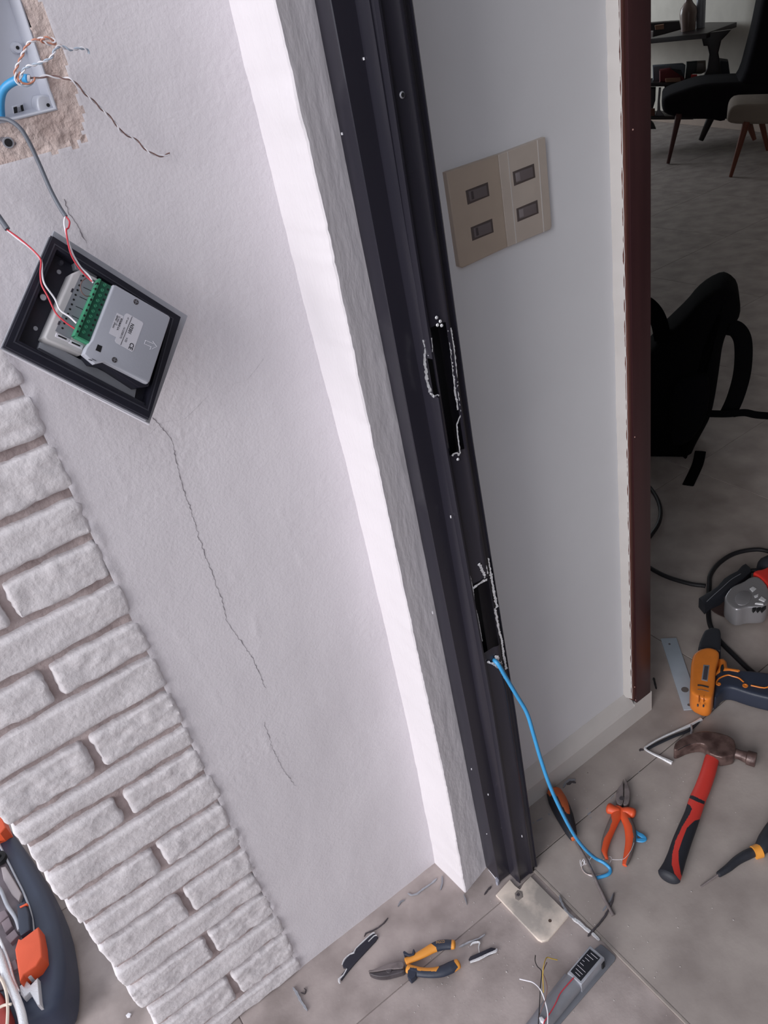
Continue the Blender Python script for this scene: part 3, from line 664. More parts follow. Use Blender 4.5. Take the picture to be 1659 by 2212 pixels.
# feed cables and wires of the panel
gc = empty('grey_sheathed_cable', tuple(at(85, 355, y=.86)), 'grey sheathed cable from the wall box to the top of the hanging intercom panel', 'cable')
q = PF.w(*PF.px(203, 608, .026), .026); yq = q.y
strand(wallpath([(-30, 262), (0, 257), (22, 261), (45, 279), (64, 310), (85, 355), (108, 408), (128, 446), (142, 468)], [.885, .868, .862, .845]), .0021, greyw, 'sheath', gc, seg=10)
strand(wallpath([(141, 466), (150, 478), (148, 492), (143, 500), (152, 545), (168, 575), (190, 600), (199, 608)], [.845, .835, yq]), .0008, redw, 'red_core', gc)
strand(wallpath([(141, 466), (139, 485), (146, 515), (158, 550), (175, 578), (192, 595), (201, 611)], [.845, .835, yq]), .0009, whitew, 'white_core', gc)
q2 = PF.w(*PF.px(160, 708, .026), .026)
gc2 = empty('grey_sheathed_cable', tuple(at(10, 490, y=.85)), 'grey sheathed cable at the left edge feeding the left side of the intercom panel', 'cable')
strand(wallpath([(-60, 380), (-30, 430), (0, 472), (16, 495)], [.87, .855, .845]), .0027, greyw, 'sheath', gc2, seg=10)
strand(wallpath([(15, 496), (38, 512), (60, 530), (76, 545), (88, 562), (87, 590), (90, 615), (103, 640), (120, 675), (140, 695), (161, 710)], [.845, .825, q2.y]), .0008, redw, 'red_core', gc2)
strand(wallpath([(16, 498), (40, 517), (62, 533), (80, 550), (90, 567), (91, 592), (97, 615), (118, 645), (130, 670), (150, 684), (165, 698)], [.845, .825, q2.y]), .0009, whitew, 'white_core', gc2)
strand([PF.w(*PF.px(150+x*.16275, 500+y*.16275, z), z) for x, y, z in [(228, 615, .021), (170, 660, .024), (145, 740, .026), (165, 810, .025), (215, 855, .024), (275, 858, .022)]], .0005, brownw, 'jumper_wire', ic)

# ================================================================ SWITCH PLATE
SW = wallframe(YB); C3 = lambda pts: crop(900, 250, .21097, pts)
sp = empty('switch_plate', tuple(at(1078, 437, y=YB)), 'beige double plate with four recessed grey rocker buttons on the white interior wall', 'switch')
T_ = .008
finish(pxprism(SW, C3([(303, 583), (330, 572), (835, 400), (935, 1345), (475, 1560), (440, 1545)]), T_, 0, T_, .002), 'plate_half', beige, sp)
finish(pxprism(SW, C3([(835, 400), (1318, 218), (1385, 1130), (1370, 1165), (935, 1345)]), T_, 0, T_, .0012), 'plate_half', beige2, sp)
for x0, y0, x1, y1 in [(927, 370, 1018, 1310), (1232, 252, 1300, 1190)]:
    finish(pxprism(SW, C3([(x0, y0), (x0+7, y0-2), (x1+7, y1-2), (x1, y1)]), T_, T_-.001, T_+.0004), 'seam', skirt, sp)
for q, lt in (([(500, 768), (728, 680), (745, 820), (522, 912)], 0), ([(552, 1145), (772, 1053), (788, 1193), (570, 1282)], 0), ([(982, 575), (1200, 490), (1215, 632), (998, 720)], 1), ([(1020, 952), (1235, 862), (1248, 998), (1032, 1088)], 1)):
    k = finish(pxprism(SW, C3(q), T_, T_-.004, T_+.0004, .0002), 'button_surround', mat('dark_surround', (88, 78, 76), .6), sp)
    cx_ = sum(p[0] for p in q)/4; cy_ = sum(p[1] for p in q)/4
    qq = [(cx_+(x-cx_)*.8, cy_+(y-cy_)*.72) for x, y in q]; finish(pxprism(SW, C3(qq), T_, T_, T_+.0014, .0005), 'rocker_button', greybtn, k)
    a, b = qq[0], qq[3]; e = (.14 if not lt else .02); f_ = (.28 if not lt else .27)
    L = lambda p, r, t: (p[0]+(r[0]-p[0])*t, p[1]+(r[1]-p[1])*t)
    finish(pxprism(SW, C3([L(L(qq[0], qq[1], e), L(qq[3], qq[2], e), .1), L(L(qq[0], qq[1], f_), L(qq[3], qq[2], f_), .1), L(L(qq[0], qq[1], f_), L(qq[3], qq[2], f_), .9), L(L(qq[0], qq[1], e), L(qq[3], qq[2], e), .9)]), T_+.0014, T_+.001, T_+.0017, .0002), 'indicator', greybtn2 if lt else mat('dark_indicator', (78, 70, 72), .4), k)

# ================================================================ THINGS ON THE FLOOR
C7 = lambda pts: crop(1100, 1480, .33695, pts); C8 = lambda pts: crop(1360, 1150, .2034, pts)
Cp = lambda pts: crop(740, 2000, .20494, pts); Cs = lambda pts: crop(1100, 2020, .16878, pts)
def fpath(pts, z):
    if isinstance(z, (int, float)): z = [z]*len(pts)
    zs = np.interp(np.linspace(0, 1, len(pts)), np.linspace(0, 1, len(z)), z)
    return [at(a, b, z=float(v)) for (a, b), v in zip(pts, zs)]
def fsweep(pts, widths_px, z, thick=.6, seg=24, n=8, rcap=True):
    """grip swept along a centre line, oval section; widths are photo widths turned into metres on the floor"""
    P = fpath(pts, z); R = []
    for i, (p, wpx) in enumerate(zip(pts, widths_px)):
        a, b = pts[max(i-1, 0)], pts[min(i+1, len(pts)-1)]; tx, ty = b[0]-a[0], b[1]-a[1]; L = math.hypot(tx, ty); nx_, ny_ = -ty/L, tx/L
        q0, q1 = at(p[0]+nx_*wpx/2, p[1]+ny_*wpx/2, z=z), at(p[0]-nx_*wpx/2, p[1]-ny_*wpx/2, z=z); wt = (at(b[0], b[1], z=z)-at(a[0], a[1], z=z)).normalized(); v = q0-q1
        R.append((v-wt*v.dot(wt)).length/2)
    if rcap:
        d0 = (P[0]-P[1]).normalized(); d1 = (P[-1]-P[-2]).normalized()
        P = [P[0]+d0*R[0]*.45, P[0]+d0*R[0]*.33]+P+[P[-1]+d1*R[-1]*.33, P[-1]+d1*R[-1]*.45]; R = [R[0]*.35, R[0]*.72]+R+[R[-1]*.72, R[-1]*.35]
    return tube(P, R, seg, n, flat=thick, up=(0, 0, 1))
# threshold slab
sl = empty('threshold_slab', tuple(at(1150, 1965, z=0)), 'cream stone slab with worn grey patches under the foot of the black door frame', 'slab')
finish(pxprism(FLOOR, [(1071, 1933), (1101, 1899), (1112, 1912), (1123, 1921), (1131, 1908), (1146, 1892), (1229, 1976), (1183, 2030), (1170, 2033), (1162, 2029)], .006, .0002, .006, .0012), 'slab_block', stone, sl)
finish(pxprism(FLOOR, [(1112, 1930), (1118, 1923), (1128, 1926), (1130, 1938), (1120, 1946), (1113, 1942)], .006, .0055, .0068, .0006), 'mortar_blob', mat('grey_mortar', (128, 120, 116), .9, bump=.5, bscale=300), sl)
p = at(1119, 1933, z=.0068); finish(cyl(p, p+Vector((0, 0, .0012)), .0032, .0026, 12), 'screw_head', steeld, sl)
p = at(1188, 1989, z=.0058); finish(cyl(p, p+Vector((0, 0, .0006)), .0034, .0030, 12), 'screw_hole', mat('rusty_hole', (84, 68, 60), .9), sl)
# hammer
hm = empty('claw_hammer', tuple(at(1500, 1750, z=0)), 'claw hammer with red and black rubber handle and rusty steel head', 'hammer')
bm = fsweep(C7([(1300, 470), (1275, 560), (1240, 660), (1205, 740), (1175, 830), (1140, 920), (1105, 1010), (1075, 1100), (1050, 1170), (1025, 1225)]), [v*.337 for v in (95, 100, 104, 108, 108, 118, 125, 128, 140, 158)], .019, .72, 110, 40)
split(bm, [('band', blk, [C7([(1145, 708), (1175, 706), (1255, 745), (1250, 765), (1200, 745), (1150, 722)])]),
           ('grip', blk, [C7([(1125, 750), (1160, 770), (1172, 795), (1150, 840), (1110, 905), (1065, 1000), (1045, 1085), (1042, 1150), (1060, 1210), (1105, 1262), (1120, 1350), (900, 1350), (900, 1100)]),
                          C7([(1170, 885), (1190, 868), (1260, 850), (1300, 900), (1200, 1150), (1120, 1260), (1100, 1210), (1086, 1130), (1085, 1060), (1110, 985), (1140, 915)])])], ('handle', redp), hm)
inflate(FLOOR, C7([(1060, 445), (1052, 430), (1066, 385), (1110, 357), (1180, 327), (1260, 318), (1340, 328), (1415, 352), (1450, 388), (1450, 470), (1400, 484), (1350, 492), (1262, 455), (1262, 408), (1215, 397), (1140, 412), (1085, 440)]), .022, .005, .036, 'hammer_head', headm, hm, .0014, 12)
a, b = at(*C7([(1435, 432)])[0], z=.022), at(*C7([(1520, 462)])[0], z=.022); c_ = at(*C7([(1582, 480)])[0], z=.022); d_ = (c_-b).normalized()
bm = bmesh.new(); prof_ = [(a, .0115), (a.lerp(b, .5), .0105), (b, .0125), (b+d_*.002, .0155), (c_-d_*.002, .0160), (c_, .0150)]
R_ = []; s_ = d_.cross(Vector((0, 0, 1))).normalized()
for p, r in prof_: R_.append([bm.verts.new(p+s_*math.cos(t)*r+Vector((0, 0, 1))*math.sin(t)*r) for t in np.linspace(0, 2*math.pi, 24, endpoint=False)])
for x_, y_ in zip(R_, R_[1:]):
    for j in range(24): bm.faces.new((x_[j], x_[(j+1) % 24], y_[(j+1) % 24], y_[j]))
bm.faces.new(R_[0][::-1]); bm.faces.new(R_[-1]); finish(bm, 'striking_face', headm, hm)
finish(tube(fpath(C7([(1080, 418), (1130, 390), (1190, 372), (1235, 370)]), .0345), [.0006, .0012, .0012, .0006], 6, 5), 'claw_slot', hole, hm)
# orange grip combination pliers
pl = empty('combination_pliers', tuple(at(1340, 1760, z=0)), 'combination pliers with orange red grips, jaws pointing at the door casing', 'pliers')
inflate(FLOOR, C7([(733, 600), (722, 640), (700, 665), (684, 700), (684, 755), (700, 775), (718, 778), (733, 760), (732, 690), (730, 640)]), .012, .003, .017, 'jaw', steel, pl, .0008, 3)
inflate(FLOOR, C7([(740, 600), (755, 625), (768, 665), (776, 705), (770, 760), (755, 780), (728, 778), (738, 745), (738, 690), (740, 640)]), .012, .003, .018, 'jaw', steel, pl, .0008, 3)
p = at(*C7([(722, 728)])[0], z=.016); finish(cyl(p, p+Vector((0, 0, .002)), .0055, .005, 18), 'pivot', steeld, pl)
bm = fsweep(C7([(700, 790), (688, 835), (668, 880), (640, 945), (618, 1010), (610, 1070), (625, 1112)]), [v*.337 for v in (60, 66, 64, 62, 56, 42, 22)], .011, .8, 64, 34)
split(bm, [('outer_grip', mat('grey_grip', (108, 96, 94), .6), [C7([(600, 840), (652, 838), (660, 870), (640, 930), (606, 985), (590, 1060), (615, 1110), (560, 1110), (560, 900)])])], ('grip', org), pl)
bm = fsweep(C7([(730, 800), (745, 850), (768, 900), (778, 960), (775, 1020), (760, 1090), (742, 1150)]), [v*.337 for v in (50, 62, 70, 72, 66, 56, 36)], .011, .8, 64, 34)
split(bm, [('outer_grip', MATS['grey_grip'], [C7([(760, 850), (820, 850), (830, 950), (815, 1090), (770, 1190), (740, 1190), (752, 1130), (785, 1040), (797, 970), (785, 900)])])], ('grip', org), pl)
finish(fsweep(C7([(640, 790), (670, 800), (702, 805)]), [v*.337 for v in (62, 52, 40)], .013, .9, 16, 5), 'guard', org, pl)
finish(fsweep(C7([(795, 822), (765, 810), (732, 808)]), [v*.337 for v in (58, 52, 42)], .013, .9, 16, 5), 'guard', org, pl)
# scrap of blue sheath
o = finish(tube(fpath(C7([(808, 930), (825, 950), (850, 965), (870, 985), (850, 995), (815, 990), (812, 960)]), .008), [.002, .004, .005, .004, .005, .004, .002], 8, 5, flat=.5, up=(0, 0, 1)), 'cable_sheath_scrap', bluew)
tag(o, 'curled scrap of blue cable sheath beside the orange pliers', 'scrap')
# cutting pliers in the foreground
cp = empty('diagonal_cutters', tuple(at(900, 2080, z=0)), 'black and yellow cutting pliers lying in the foreground below the left wall', 'pliers')
inflate(FLOOR, Cp([(268, 488), (350, 472), (440, 430), (530, 402), (610, 382), (648, 400), (655, 435), (640, 465), (560, 470), (460, 478), (370, 495), (290, 505)]), .012, .004, .018, 'jaw', steel, cp, .0009, 3)
inflate(FLOOR, Cp([(272, 500), (370, 497), (460, 480), (560, 472), (650, 462), (660, 492), (560, 520), (470, 545), (380, 547), (310, 528)]), .012, .002, .016, 'jaw', steeld, cp, .0009, 3)
p = at(*Cp([(490, 465)])[0], z=.016); finish(cyl(p, p+Vector((0, 0, .0015)), .0058, .005, 18), 'pivot', steeld, cp)
bm = fsweep(Cp([(672, 372), (740, 345), (810, 312), (880, 275), (950, 235), (1020, 208), (1090, 198), (1170, 198)]), [v*.205 for v in (78, 74, 84, 92, 100, 108, 104, 96)], .012, .75, 72, 36)
split(bm, [('rubber_grip', navy, [Cp([(925, 178), (1000, 140), (1150, 128), (1142, 255), (1000, 275), (985, 225), (940, 190)])])], ('grip', ylw), cp)
inflate(FLOOR, Cp([(640, 290), (655, 275), (700, 305), (735, 305), (750, 250), (765, 270), (762, 318), (705, 335), (650, 312)]), .014, .003, .019, 'guard', navy, cp, .0009, 3, 0)
bm = fsweep(Cp([(690, 450), (740, 470), (820, 488), (900, 495), (980, 492), (1060, 475), (1140, 440), (1215, 400)]), [v*.205 for v in (95, 105, 102, 104, 110, 120, 122, 105)], .012, .75, 72, 36)
split(bm, [('grip', ylw, [Cp([(600, 390), (1018, 428), (986, 480), (790, 472), (780, 447), (714, 437), (690, 480), (680, 560), (620, 560)]), Cp([(1170, 340), (1300, 300), (1300, 480), (1180, 490), (1190, 470), (1218, 435), (1178, 378)])])], ('rubber_grip', navy), cp)
inflate(FLOOR, Cp([(690, 480), (730, 460), (790, 480), (775, 540), (722, 586), (688, 550)]), .013, .003, .018, 'guard', navy, cp, .0009, 4, 0)
a, b = FLOOR.px(*Cp([(985, 192)])[0], .0208); A2 = FLOOR.px(*Cp([(1110, 178)])[0], .0208); dd = Vector((A2[0]-a, A2[1]-b)); L_ = dd.length; dd.normalize()
text('INGCO', FLOOR, a, b, .0075, .0222, mat('faded_gold_print', (176, 140, 96), .5), cp, 'lettering', (dd.x, dd.y), sx=L_/.0262*.8)
# screwdriver beside the frame
def splitdriver(): pass
sd1 = empty('large_screwdriver', tuple(at(1230, 1770, z=0)), 'long screwdriver with black and orange handle lying under the blue cable by the door frame', 'screwdriver')
bm = fsweep(C7([(288, 690), (310, 740), (335, 795), (358, 845), (378, 895), (398, 945), (412, 982)]), [v*.337 for v in (98, 116, 116, 108, 92, 72, 46)], .016, .95, 72, 34)
split(bm, [('orange_inlay', mat('burnt_orange', (196, 96, 50), .5), [C7([(240, 690), (262, 655), (340, 650), (372, 730), (388, 800), (388, 828), (368, 822), (340, 775), (315, 720), (285, 690), (262, 715)]), C7([(395, 978), (440, 958), (450, 985), (405, 1010)])])], ('handle', blk), sd1)
finish(tube(fpath([(1243, 1816), (1270, 1864), (1290, 1907), (1308, 1945), (1325, 1978)], [.014, .004]), [.0034, .0032, .0032, .0032, .0038], 12, 4), 'shaft', steel, sd1)
sd2 = empty('precision_screwdriver', tuple(at(1600, 1860, z=0)), 'small precision screwdriver with orange collar at the right edge of the floor', 'screwdriver')
bm = fsweep(C7([(1345, 1212), (1400, 1175), (1460, 1125), (1520, 1090), (1570, 1068)]), [v*.337 for v in (40, 52, 60, 66, 62)], .010, 1, 20, 8); finish(bm, 'handle', blk, sd2)
p0, p1 = at(*C7([(1567, 1075)])[0], z=.011), at(*C7([(1608, 1060)])[0], z=.011); finish(cyl(p0, p1, .0125, .0135, 20), 'collar', ylw, sd2)
finish(fsweep(C7([(1612, 1050), (1650, 1000), (1700, 930), (1760, 860)]), [v*.337 for v in (90, 125, 130, 120)], .014, .9, 20, 6), 'swivel_cap', blk, sd2)
finish(tube(fpath(C7([(1340, 1215), (1290, 1250), (1228, 1293)]), [.009, .003]), .0018, 8, 3), 'shaft', steel, sd2)
# blue cable pulled out of the frame
bc = empty('blue_cable', tuple(at(1300, 1875, z=0)), 'bright blue cable hanging from the lower cut-out of the black frame to the floor', 'cable')
bp = [(1048, 1418), (1058, 1421), (1074, 1432), (1092, 1462), (1116, 1502), (1138, 1540), (1152, 1585), (1168, 1640), (1188, 1698), (1214, 1755), (1240, 1803), (1262, 1832)]
ye = at(1285, 1853, z=.02).y; pts = [at(x, y, y=float(np.interp(i, [0, 2, 4, len(bp)], [.775, .733, .725, ye]))) for i, (x, y) in enumerate(bp)]
pts += fpath([(1285, 1853), (1305, 1864), (1318, 1877), (1313, 1889), (1284, 1898)], [.02, .006, .005]); finish(tube(pts, .0034, 12, 6), 'sheath', bluew, bc)
strand(fpath(C7([(590, 1215), (545, 1218), (495, 1210), (468, 1180), (470, 1155), (500, 1140)]), .005), .0007, pink, 'loose_core', bc); strand(fpath(C7([(560, 1222), (520, 1222), (480, 1195), (462, 1160)]), .004), .0007, whitew, 'loose_core', bc)
for k in range(9):
    x = 460+k*7.5; strand(fpath(C7([(x, 1160-k*2), (x-3+random.uniform(-6, 6), 1140-k*2), (x+random.uniform(-8, 10), 1122-k*2+random.uniform(-8, 4))]), [.006, .012]), .0005, whitew, 'frayed_strand', bc, n=3, seg=5)
strand(fpath(C7([(645, 1140), (655, 1110), (640, 1100), (600, 1118)]), .008), .0004, whitew, 'frayed_strand', bc, seg=5)
strand(fpath(C7([(800, 1010), (780, 1060), (740, 1110), (700, 1120), (660, 1118)]), .02), .0004, whitew, 'frayed_strand', bc, seg=5)
# flat aluminium strip with holes
st = empty('metal_strip', tuple(at(1460, 1460, z=0)), 'flat pale aluminium strip with drilled holes half under the orange drill', 'strip')
finish(pxprism(FLOOR, C8([(330, 1136), (497, 1130), (752, 1883), (575, 1896)]), .002, .0035, .0055, .0004), 'strip_plate', mat('pale_aluminium', (168, 178, 190), .45, .1, var=.06, vscale=30), st)
for x, y, r in ((424, 1186, .0028), (588, 1670, .0085), (632, 1832, .0040)):
    p = at(*C8([(x, y)])[0], z=.0055); finish(cyl(p-Vector((0, 0, .001)), p+Vector((0, 0, .0002)), r, r, 20), 'drilled_hole', mat('hole_through', (92, 88, 88), .9), st)
# cordless drill
dr = empty('cordless_drill', tuple(at(1520, 1480, z=0)), 'orange and black cordless drill lying on its side on the aluminium strip', 'drill')
inflate(FLOOR, C8([(755, 1320), (830, 1303), (915, 1325), (952, 1362), (940, 1440), (912, 1530), (905, 1640), (900, 1720), (880, 1830), (845, 1866), (760, 1858), (655, 1795), (636, 1745), (642, 1620), (648, 1480), (668, 1385), (705, 1345)]), .038, .006, .0668, 'motor_housing', drillo, dr, .0022, 38)
inflate(FLOOR, C8([(795, 1110), (870, 1078), (950, 1092), (965, 1130), (966, 1335), (905, 1322), (830, 1302), (755, 1318), (722, 1308), (740, 1230), (778, 1140)]), .036, .010, .060, 'chuck', blk, dr, .0022, 22, 0)
hnd = inflate(FLOOR, C8([(905, 1540), (960, 1500), (1050, 1500), (1180, 1520), (1330, 1530), (1560, 1560), (1640, 1600), (1640, 1860), (1500, 1830), (1330, 1790), (1200, 1750), (1080, 1705), (1000, 1715), (950, 1770), (890, 1840), (900, 1700)]), .032, .006, .0522, 'handle_grip', navy, dr, .0024, 34)
finish(pxprism(FLOOR, C8([(930, 1362), (1000, 1358), (1032, 1395), (1042, 1455), (1165, 1476), (1188, 1500), (1160, 1524), (1060, 1506), (985, 1510), (915, 1545), (905, 1530), (945, 1440)]), .044, .014, .054, .008, 0, 3, True), 'trigger_guard', drillo, dr)
finish(pxprism(FLOOR, C8([(1040, 1440), (1150, 1452), (1175, 1478), (1045, 1460)]), .048, .02, .05, .003), 'trigger', blk, dr)
finish(pxprism(FLOOR, C8([(975, 1415), (995, 1408), (1002, 1450), (985, 1490), (962, 1480), (965, 1440)]), .054, .05, .057, .001), 'direction_switch', hole, dr)
lp = finish(pxprism(FLOOR, C8([(785, 1405), (850, 1411), (828, 1582), (762, 1568)]), .067, .064, .0672, .0003), 'label_panel', alud, dr)
finish(pxprism(FLOOR, C8([(796, 1418), (838, 1422), (820, 1568), (776, 1558)]), .0674, .067, .0675), 'label_print', mat('dark_label_print', (64, 62, 70), .5), lp)
for y in (1625, 1668): finish(tube(fpath(C8([(722, y), (770, y+4), (840, y+22)]), .0665), .0022 if y == 1625 else .001, 6, 4), 'vent_slot', hole if y == 1625 else steeld, dr)
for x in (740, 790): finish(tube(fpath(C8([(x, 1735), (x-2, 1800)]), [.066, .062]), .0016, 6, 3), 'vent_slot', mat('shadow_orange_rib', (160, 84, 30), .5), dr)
for x, y, z in ((658, 1565, .055), (682, 1725, .055), (838, 1752, .064), (725, 1832, .055), (785, 1838, .055)): p = at(*C8([(x, y)])[0], z=z); finish(cyl(p-Vector((0, 0, .004)), p+Vector((0, 0, .0015)), .002, .002, 8), 'case_screw', steeld, dr)
finish(tube(fpath(C8([(955, 1625), (925, 1612), (928, 1580), (960, 1545), (1040, 1516), (1100, 1530), (1160, 1548), (1212, 1590)]), .0525), .0018, 8, 5), 'orange_trim', drillo, dr)
finish(tube(fpath(C8([(1288, 1625), (1430, 1652), (1500, 1628), (1560, 1635)]), .0525), .0018, 8, 3), 'orange_trim', drillo, dr)
p = at(*C8([(1228, 1630)])[0], z=.052); finish(lathe(p, [(.006, 0), (.006, .0012), (.0035, .0014), (.003, .0004)], 20), 'orange_trim', drillo, dr)
p = at(*C8([(948, 1612)])[0], z=.052); finish(lathe(p, [(.0045, 0), (.0045, .0012), (.002, .0014), (.0015, .0004)], 20), 'orange_trim', drillo, dr)
# angle grinder
ag = empty('angle_grinder', tuple(at(1600, 1300, z=0)), 'angle grinder with silver gear head, black guard and red body at the right edge', 'grinder')
pc = at(*C8([(1100, 740)])[0], z=.012); finish(cyl(Vector((pc.x, pc.y, .010)), Vector((pc.x, pc.y, .013)), .064, .064, 40), 'cutting_disc', mat('brown_disc', (58, 40, 38), .8, bump=.5, bscale=400), ag)
finish(cyl(Vector((pc.x, pc.y, .013)), Vector((pc.x, pc.y, .03)), .022, .024, 24), 'disc_flange', steeld, ag)
finish(pxprism(FLOOR, C8([(735, 715), (800, 792), (850, 745), (960, 695), (1010, 650), (1090, 600), (1200, 520), (1292, 440), (1282, 392), (1232, 350), (1190, 372), (1140, 430), (1060, 470), (1000, 510), (930, 592), (860, 640)]), .040, .014, .048, .004, 0, 2), 'disc_guard', blk, ag)
finish(tube(fpath(C8([(820, 735), (900, 660), (980, 590), (1080, 500), (1180, 440)]), .0482), .0008, 6, 4), 'guard_rim', alud, ag)
inflate(FLOOR, C8([(1010, 735), (1060, 662), (1120, 622), (1200, 592), (1262, 545), (1335, 528), (1400, 560), (1470, 650), (1480, 790), (1440, 852), (1330, 862), (1235, 862), (1170, 886), (1110, 886), (1045, 832), (1003, 782)]), .06, .024, .082, 'gear_head', gold, ag, .0020, 30)
finish(pxprism(FLOOR, C8([(1110, 690), (1180, 625), (1300, 640), (1290, 740), (1210, 790), (1130, 770)]), .080, .078, .084, .003, 1, 2), 'head_cap', mat('matte_silver', (136, 134, 138), .5, .4), ag)
for q in ([(1275, 605), (1310, 580), (1345, 605), (1305, 640)], [(1370, 720), (1400, 685), (1450, 720), (1430, 745)], [(1320, 680), (1370, 660), (1360, 690), (1330, 700)], [(1340, 750), (1420, 755), (1420, 775), (1330, 765)]): finish(pxprism(FLOOR, C8(q), .081, .077, .084, .001), 'casting_rib', bare, ag)
for k in range(3): finish(pxprism(FLOOR, C8([(1300+k*45, 825), (1345+k*45, 795), (1360+k*45, 800), (1315+k*45, 845)]), .074, .07, .0795, .0), 'vent_slot', hole, ag)
inflate(FLOOR, C8([(1290, 500), (1345, 468), (1400, 466), (1480, 425), (1620, 340), (1800, 420), (1760, 640), (1600, 720), (1475, 660), (1430, 592), (1350, 525)]), .06, .020, .084, 'motor_body', mat('red_plastic', (196, 46, 40), .4), ag, .0024, 30)
finish(fsweep(C8([(1500, 440), (1640, 380), (1800, 300)]), [60, 62, 60], .05, 1, 20, 4), 'rear_grip', blk, ag)
CR = .0062
finish(tube(fpath([(1720, 1215), (1659, 1191), (1624, 1188), (1584, 1197), (1553, 1217), (1535, 1241), (1532, 1262), (1531, 1300), (1530, 1322), (1535, 1353), (1555, 1384), (1584, 1414), (1624, 1451), (1665, 1474), (1760, 1500)], [CR, CR, CR, .008, .018, .016, .008, CR, CR, CR, CR, CR, CR]), CR, 12, 6), 'power_cord', mat('black_cord', (22, 21, 26), .6), ag)
finish(tube(fpath([(1620, 1233), (1640, 1232), (1700, 1230)], .03), CR, 12, 4), 'power_cord', MATS['black_cord'], ag)
cd2 = finish(tube(fpath([(1380, 1030), (1403, 1052), (1420, 1078), (1427, 1105), (1422, 1132), (1405, 1158), (1388, 1182), (1390, 1212), (1403, 1226), (1441, 1246), (1490, 1261), (1518, 1265), (1524, 1266)], CR), CR, 12, 6), 'extension_lead', MATS['black_cord']); tag(cd2, 'black cable curving out from behind the mahogany casing towards the grinder guard', 'cord')
# electric door strike
es = empty('electric_strike', tuple(at(1240, 2120, z=0)), 'grey metal electric door strike with coloured wires at the bottom edge', 'door strike')
finish(pxprism(FLOOR, Cs([(1170, 118), (1200, 130), (1350, 262), (1362, 290), (1350, 325), (940, 800), (640, 1150), (440, 1400), (250, 1250), (700, 560), (1100, 170)]), .003, .0005, .0032, .0008), 'mounting_plate', mat('grey_strike_plate', (132, 134, 142), .42, .35, var=.08, vscale=50), es)
finish(pxprism(FLOOR, Cs([(1035, 130), (1215, 285), (925, 635), (745, 480)]), .030, .003, .030, .0012), 'strike_body', alu, es)
lb = finish(pxprism(FLOOR, Cs([(1030, 178), (1165, 292), (915, 590), (785, 465)]), .030, .0295, .0305), 'black_label', mat('label_black', (22, 24, 32), .5), es)
for k, (t, s0, s1) in enumerate([(.08, .25, .9), (.2, .1, .7), (.32, .15, .55), (.44, .12, .3), (.56, .1, .45), (.68, .05, .85), (.8, .15, .8), (.9, .3, .75)]):
    A_ = (1030+(785-1030)*t, 178+(465-178)*t); B2 = (1165+(915-1165)*t, 292+(590-292)*t)
    q0 = (A_[0]+(B2[0]-A_[0])*s0, A_[1]+(B2[1]-A_[1])*s0); q1 = (A_[0]+(B2[0]-A_[0])*s1, A_[1]+(B2[1]-A_[1])*s1)
    finish(tube(fpath(Cs([q0, q1]), .0306), .0004, 4, 1), 'label_print', labelw, lb)
finish(pxprism(FLOOR, Cs([(1180, 320), (1215, 300), (1222, 350), (1195, 385), (1165, 372)]), .018, .003, .019, .001), 'latch', hole, es)
finish(tube(fpath(Cs([(840, 590), (640, 830), (430, 1090), (250, 1310)]), .012), .0165, 20, 2), 'solenoid_tube', alud, es)
finish(tube(fpath(Cs([(740, 530), (560, 760), (370, 1010), (220, 1230)]), .007), .006, 10, 2), 'side_rail', alud, es)
finish(pxprism(FLOOR, Cs([(380, 1050), (420, 1040), (460, 1085), (440, 1130), (400, 1110)]), .03, .012, .032, .002), 'wire_plug', whitew, es)
strand(fpath(Cs([(825, 545), (740, 640), (650, 750), (600, 860), (540, 970), (450, 1110), (440, 1180)]), .0315), .0009, redw, 'red_lead', es)
strand(fpath(Cs([(135, 562), (210, 580), (290, 600), (350, 640), (400, 700), (440, 790), (470, 890), (493, 1010), (490, 1180)]), [.02, .045, .034]), .0011, whitew, 'white_lead', es)
strand(fpath(Cs([(335, 258), (332, 330), (360, 400), (415, 470), (400, 640), (390, 850), (370, 1180)]), [.03, .045, .035]), .0008, blackw, 'black_lead', es)
strand(fpath(Cs([(615, 318), (540, 300), (478, 290), (440, 400), (430, 520), (435, 640), (440, 735)]), [.028, .05, .035]), .0009, yelloww, 'yellow_lead', es)
strand(fpath(Cs([(482, 350), (450, 420), (430, 480), (465, 570), (484, 680), (460, 830), (410, 960), (370, 1060)]), [.035, .05, .032]), .0008, brownw, 'brown_lead', es)
# ---------------- cut offcuts and slivers
def sliverobj(pts, wd, z, mt, name, label, h=.003, cat='offcut', group=None, sm=0, second=None):
    P = [at(a, b, z=z+h/2) for a, b in pts]; bm = bmesh.new(); D = []
    for a, b in zip(P, P[1:]):
        n_ = max(2, int((b-a).length/.004)); D += [a.lerp(b, i/n_) for i in range(n_)]
    D.append(P[-1]); L = []
    for i, p in enumerate(D):
        t = (D[min(i+1, len(D)-1)]-D[max(i-1, 0)]).normalized(); s = t.cross(Vector((0, 0, 1))).normalized()
        e = 1 if 0 < i < len(D)-1 else .35; a = wd*e*(1+.3*random.uniform(-1, 1)); hh = h*(.8+.4*random.random())
        L.append([bm.verts.new(p+s*a-Vector((0, 0, h/2))), bm.verts.new(p+s*a*.8+Vector((0, 0, hh/2))), bm.verts.new(p-s*a*.8+Vector((0, 0, hh/2))), bm.verts.new(p-s*a-Vector((0, 0, h/2)))])
    for a, b in zip(L, L[1:]):
        for i in range(4): bm.faces.new((a[i], a[(i+1) % 4], b[(i+1) % 4], b[i]))
    bm.faces.new(L[0]); bm.faces.new(L[-1][::-1]); o = finish(bm, name, mt, smooth=False); return tag(o, label, cat, group)
C55 = lambda pts: crop(600, 1850, .3014, pts)
